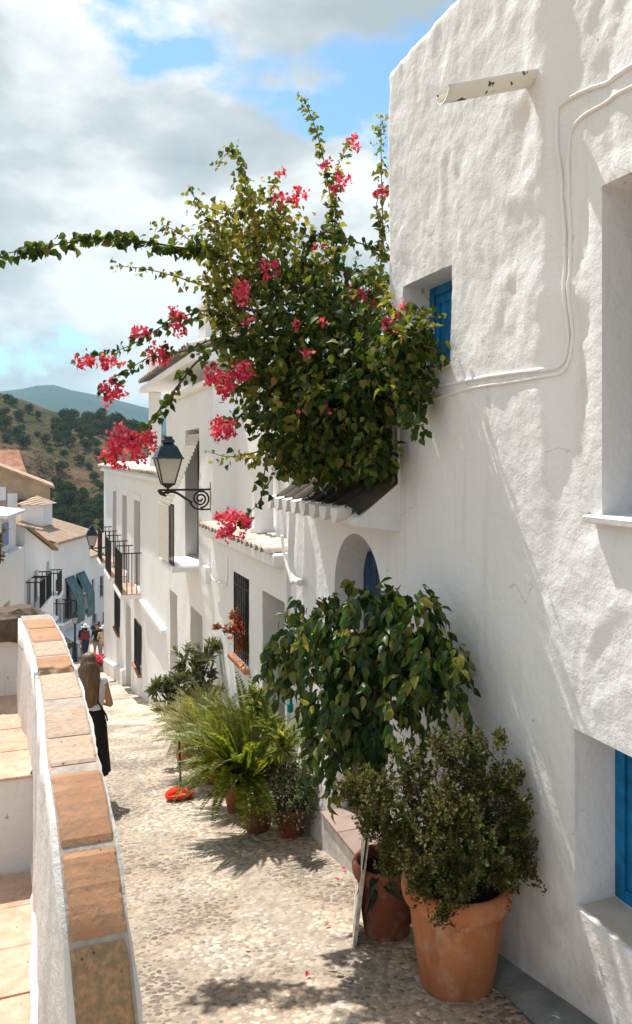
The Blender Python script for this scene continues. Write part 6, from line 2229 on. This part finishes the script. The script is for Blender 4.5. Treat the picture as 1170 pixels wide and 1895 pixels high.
# the woman walking down the lane
wpos = P(164, HZ, 8.6)
wom = empty('person', (wpos.x, wpos.y, street_z(wpos.x, wpos.y)), 'long-haired person in white top and black skirt walking down the lane behind the parapet', 'person', rz=R(6), local=True)
wom.scale = (0.97, 0.97, 0.955)
fuse('body', figure(None, None, None, 'f', 'bent', 0.16, short=True), [SKIN, C_WHITE, C_BLACK, C_SHOE], wom, 0.0105)
hc_ = [((0, -0.01, 1.64), (0, 0.0, 1.67), 0.098, 0.092, 0), ((0, -0.055, 1.60), (0, -0.075, 1.40), 0.088, 0.088, 0), ((-0.05, -0.075, 1.45), (-0.055, -0.11, 1.22), 0.065, 0.042, 0), ((0.05, -0.075, 1.45), (0.06, -0.11, 1.20), 0.068, 0.038, 0), ((0, -0.085, 1.42), (0.0, -0.12, 1.18), 0.068, 0.04, 0), ((0.085, -0.02, 1.58), (0.12, -0.05, 1.30), 0.038, 0.022, 0), ((-0.085, -0.02, 1.58), (-0.105, -0.05, 1.32), 0.038, 0.022, 0)]
fuse('hair', hc_, [HAIR], wom, 0.012)
# skirt: pleated cloth down to the calf
V_, F_ = [], []
for j, (z_, rx, ry) in enumerate(((1.08, 0.155, 0.12), (1.0, 0.185, 0.14), (0.90, 0.205, 0.155), (0.72, 0.215, 0.17), (0.52, 0.23, 0.185), (0.34, 0.245, 0.20))):
    for k in range(36):
        a = 2 * math.pi * k / 36
        w_ = 1 + 0.05 * math.sin(9 * a + 0.4 * j) * (j / 5)
        V_.append((rx * w_ * math.cos(a), ry * w_ * math.sin(a), z_))
for j in range(5):
    for k in range(36):
        F_.append((j * 36 + k, j * 36 + (k + 1) % 36, (j + 1) * 36 + (k + 1) % 36, (j + 1) * 36 + k))
mesh_obj('skirt', V_, F_, C_BLACK, wom, True)
bag = MB().tube(spline([(-0.10, -0.10, 1.42), (0.05, -0.135, 1.25), (0.17, -0.10, 1.05), (0.215, 0.0, 0.93)], 5), 0.010, 6).build('bag_strap', C_BLACK, wom, True)


def person(label, px, py, D, mats, rz, hair=HAIR_DARK, sex='m', arms='down', short=False, hat=None, scale=1.0, seated=False, sleeve=True):
    q = P(px, py, D)
    g = gz(0, q.y) - (0.45 if seated else 0.0)
    e = empty('person', (q.x, q.y, g), label, 'person', 'people in the lower street', rz=rz, local=True)
    e.scale = (scale,) * 3
    fuse('body', figure(None, None, None, sex, arms, 0.10, short, sleeve), [SKIN] + mats + [C_SHOE], e, 0.017)
    fuse('hair', [((0, -0.01, 1.64), (0, 0.0, 1.67), 0.098, 0.092, 0), ((0, -0.05, 1.60), (0, -0.06, 1.53), 0.08, 0.07, 0)], [hair], e, 0.02)
    if hat:
        MB().lathe([(0.001, 1.80), (0.06, 1.795), (0.095, 1.75), (0.10, 1.69), (0.19, 1.67), (0.19, 1.66), (0.10, 1.672)], 20).build('hat', hat, e, True)
    return e


person('person in dark navy shirt and shorts at the far end of the street', 175, 1160, 57, [C_NAVY, C_BLUE], R(170), short=True)
person('person in grey shirt walking beside the one in navy', 183, 1160, 58.5, [C_GREY, C_NAVY], R(20), arms='bent')
person('dark-clothed person nearest the far house wall', 191, 1160, 57, [C_BLACK, C_NAVY], R(200), sex='f')
person('person in black top and red trousers right of the lamp post', 154, 1190, 39.5, [C_BLACK, C_RED], R(10), sex='f', short=True)
person('bareheaded person in dark shirt above the flower bed', 180, 1210, 37, [C_BLACK, C_GREY], R(160))
person('person in pale beige shirt and hat beside the wall', 191, 1205, 36, [C_STRAW, C_GREY], R(190), hat=C_WHITE, arms='bent', scale=0.93)
person('person in white cap and maroon top behind the long-haired walker', 158, 1222, 35, [C_MAROON, C_NAVY], R(30), hat=C_WHITE, sex='f')

# cafe tables on the shaded side
for k, (px, D) in enumerate(((117, 35.5), (126, 38))):
    q = P(px, HZ, D)
    g = gz(0, q.y)
    t = empty('cafe_table', (q.x, q.y, g), 'small dark cafe table by the far wall, %s of the two' % ('nearer' if k == 0 else 'farther'), 'table', 'cafe tables in the lower street')
    MB().lathe([(0.001, 0.72), (0.36, 0.72), (0.36, 0.75), (0.001, 0.752)], 20, (q.x, q.y, g)).build('table_top', M['wood'], t)
    MB().tube([(q.x, q.y, g - 0.05), (q.x, q.y, g + 0.72)], 0.03, 8).build('leg', M['iron'], t)
    MB().lathe([(0.22, -0.1), (0.22, 0.03), (0.04, 0.06)], 16, (q.x, q.y, g)).build('foot', M['iron'], t)


# ================================================================== TREES ON THE HILLSIDE
def crown_mesh(seed, n=420):
    r2 = np.random.default_rng(seed)
    d = unit(r2.normal(size=(n, 3)))
    cl_ = unit(r2.normal(size=(9, 3))) * 0.55
    c = cl_[r2.integers(0, 9, n)]
    p = c * np.array([1, 1, 0.8]) + d * (0.35 + 0.18 * r2.random(n))[:, None]
    p[:, 2] = p[:, 2] * 0.95 + 1.05
    return p, d


protos = []
for s in range(3):
    p, d = crown_mesh(100 + s)
    o = leaf_cloud('crown', p, d + 0.4 * rng.normal(size=d.shape), d, np.full(len(p), 0.34), LEAF_OVAL, M['tree_far'], None)
    protos.append(o.data)
    bpy.data.objects.remove(o)
trunk_me = MB().tube([(0, 0, -0.4), (0.03, 0, 0.4), (0, 0.04, 1.0)], [0.12, 0.09, 0.05], 6).build('trunk', M['bark'])
tm = trunk_me.data
bpy.data.objects.remove(trunk_me)
# the shape of the hill under each tree
dg = bpy.context.evaluated_depsgraph_get()
bpy.context.view_layer.update()
hm = hill
from mathutils.bvhtree import BVHTree
bvh = BVHTree.FromPolygons([v_.co for v_ in hill.data.vertices], [p_.vertices for p_ in hill.data.polygons])


def tree_at(px, py, size, k, label, grp):
    d = P(px, py, 1.0).normalized()
    hit = bvh.ray_cast(Vector((0, 0, 0)), d)
    if hit[0] is None:
        return
    loc = hit[0]
    D = loc.x * SY + loc.y * CY
    s = size * D / F / 2.0
    e = empty('hillside_tree', loc, label, 'tree', grp, rz=random.uniform(0, 6), local=True)
    e.scale = (s, s, s * random.uniform(0.85, 1.15))
    share(protos[k % 3], 'crown', e, Matrix.Identity(4))['kind'] = 'stuff'
    share(tm, 'trunk', e, Matrix.Identity(4))


spots = [(42, 830, 26), (50, 822, 15), (30, 812, 22), (12, 818, 20), (85, 820, 16), (108, 822, 20), (125, 826, 18), (135, 820, 12), (92, 838, 12), (118, 845, 16), (147, 858, 18), (158, 832, 20), (178, 828, 16), (115, 872, 22), (175, 890, 20), (150, 815, 14), (10, 795, 26), (40, 800, 16), (70, 808, 12), (182, 848, 16), (165, 870, 14), (8, 770, 20), (25, 752, 18), (55, 765, 16), (35, 775, 20), (15, 745, 18), (70, 775, 14), (185, 905, 18)]
lab1 = 'dark round tree scattered alone on the dry brown hillside'
for i, (px, py, s) in enumerate(spots):
    tree_at(px, py, s, i, lab1, 'scattered trees on the brown hillside')
lab2 = 'tree in the dense dark green wood on the shoulder of the hill'
for i in range(85):
    px = random.uniform(98, 262)
    py = random.uniform(772 + max(0, px - 200) * 0.45, 812 + max(0, px - 180) * 0.25)
    tree_at(px, py, random.uniform(12, 22), i, lab2, 'wood on the hill shoulder')
lab3 = 'dark bush in the shaded gully at the foot of the hill'
for i in range(60):
    px = random.uniform(70, 195)
    tree_at(px, random.uniform(895 + (px - 70) * 0.25, 985), random.uniform(14, 26), i, lab3, 'bushes in the gully')
for (px, py, s, lb) in ((119, 962, 24, 'rounded green tree rising left of two behind the street roofs'), (141, 972, 20, 'rounded green tree rising right of two behind the street roofs')):
    tree_at(px, py, s, 1, lb, 'garden trees behind the roofs')

# low scrub nobody could count between the trees
sp_, sd_, ss_ = [], [], []
for k in range(2600):
    px = random.uniform(-120, 300); py = random.uniform(735, 960)
    hit = bvh.ray_cast(Vector((0, 0, 0)), P(px, py, 1.0).normalized())
    if hit[0] is None:
        continue
    if float(vnoise(hit[0].x * 0.05, hit[0].y * 0.05, 71)) < -0.12:
        continue
    D = hit[0].x * SY + hit[0].y * CY
    s = random.uniform(1.2, 4.5) * D / F
    for q in range(7):
        o_ = Vector((random.gauss(0, 0.5), random.gauss(0, 0.5), random.uniform(0, 0.5))) * s
        sp_.append(hit[0] + o_); sd_.append(Vector((random.gauss(0, 1), random.gauss(0, 1), 0.8))); ss_.append(s * 0.9)
M['scrub'] = leaf_mat('dry scrub', [(0, (0.045, 0.05, 0.022)), (0.5, (0.085, 0.08, 0.035)), (1, (0.16, 0.125, 0.06))], 0.1, 0.9, 0.05)
leaf_cloud('scrub', as_np(sp_), as_np(sd_), rnd_dir(len(sp_)), ss_, LEAF_OVAL, M['scrub'], None)

# ================================================================== HAZE
hz, nt = bpy.data.materials.new('valley haze'), None
hz.use_nodes = True
nt = hz.node_tree
nt.nodes.clear()
pv = nd(nt, 'ShaderNodeVolumePrincipled')
pv.inputs['Color'].default_value = (0.50, 0.78, 0.92, 1)
pv.inputs['Density'].default_value = 0.00018
pv.inputs['Anisotropy'].default_value = 0.2
out = nd(nt, 'ShaderNodeOutputMaterial')
nt.links.new(pv.outputs[0], out.inputs['Volume'])
haze = MB().box((-6500, -6000, -75), (6500, 6500, 330)).build('haze', hz)
tag(haze, kind='stuff')
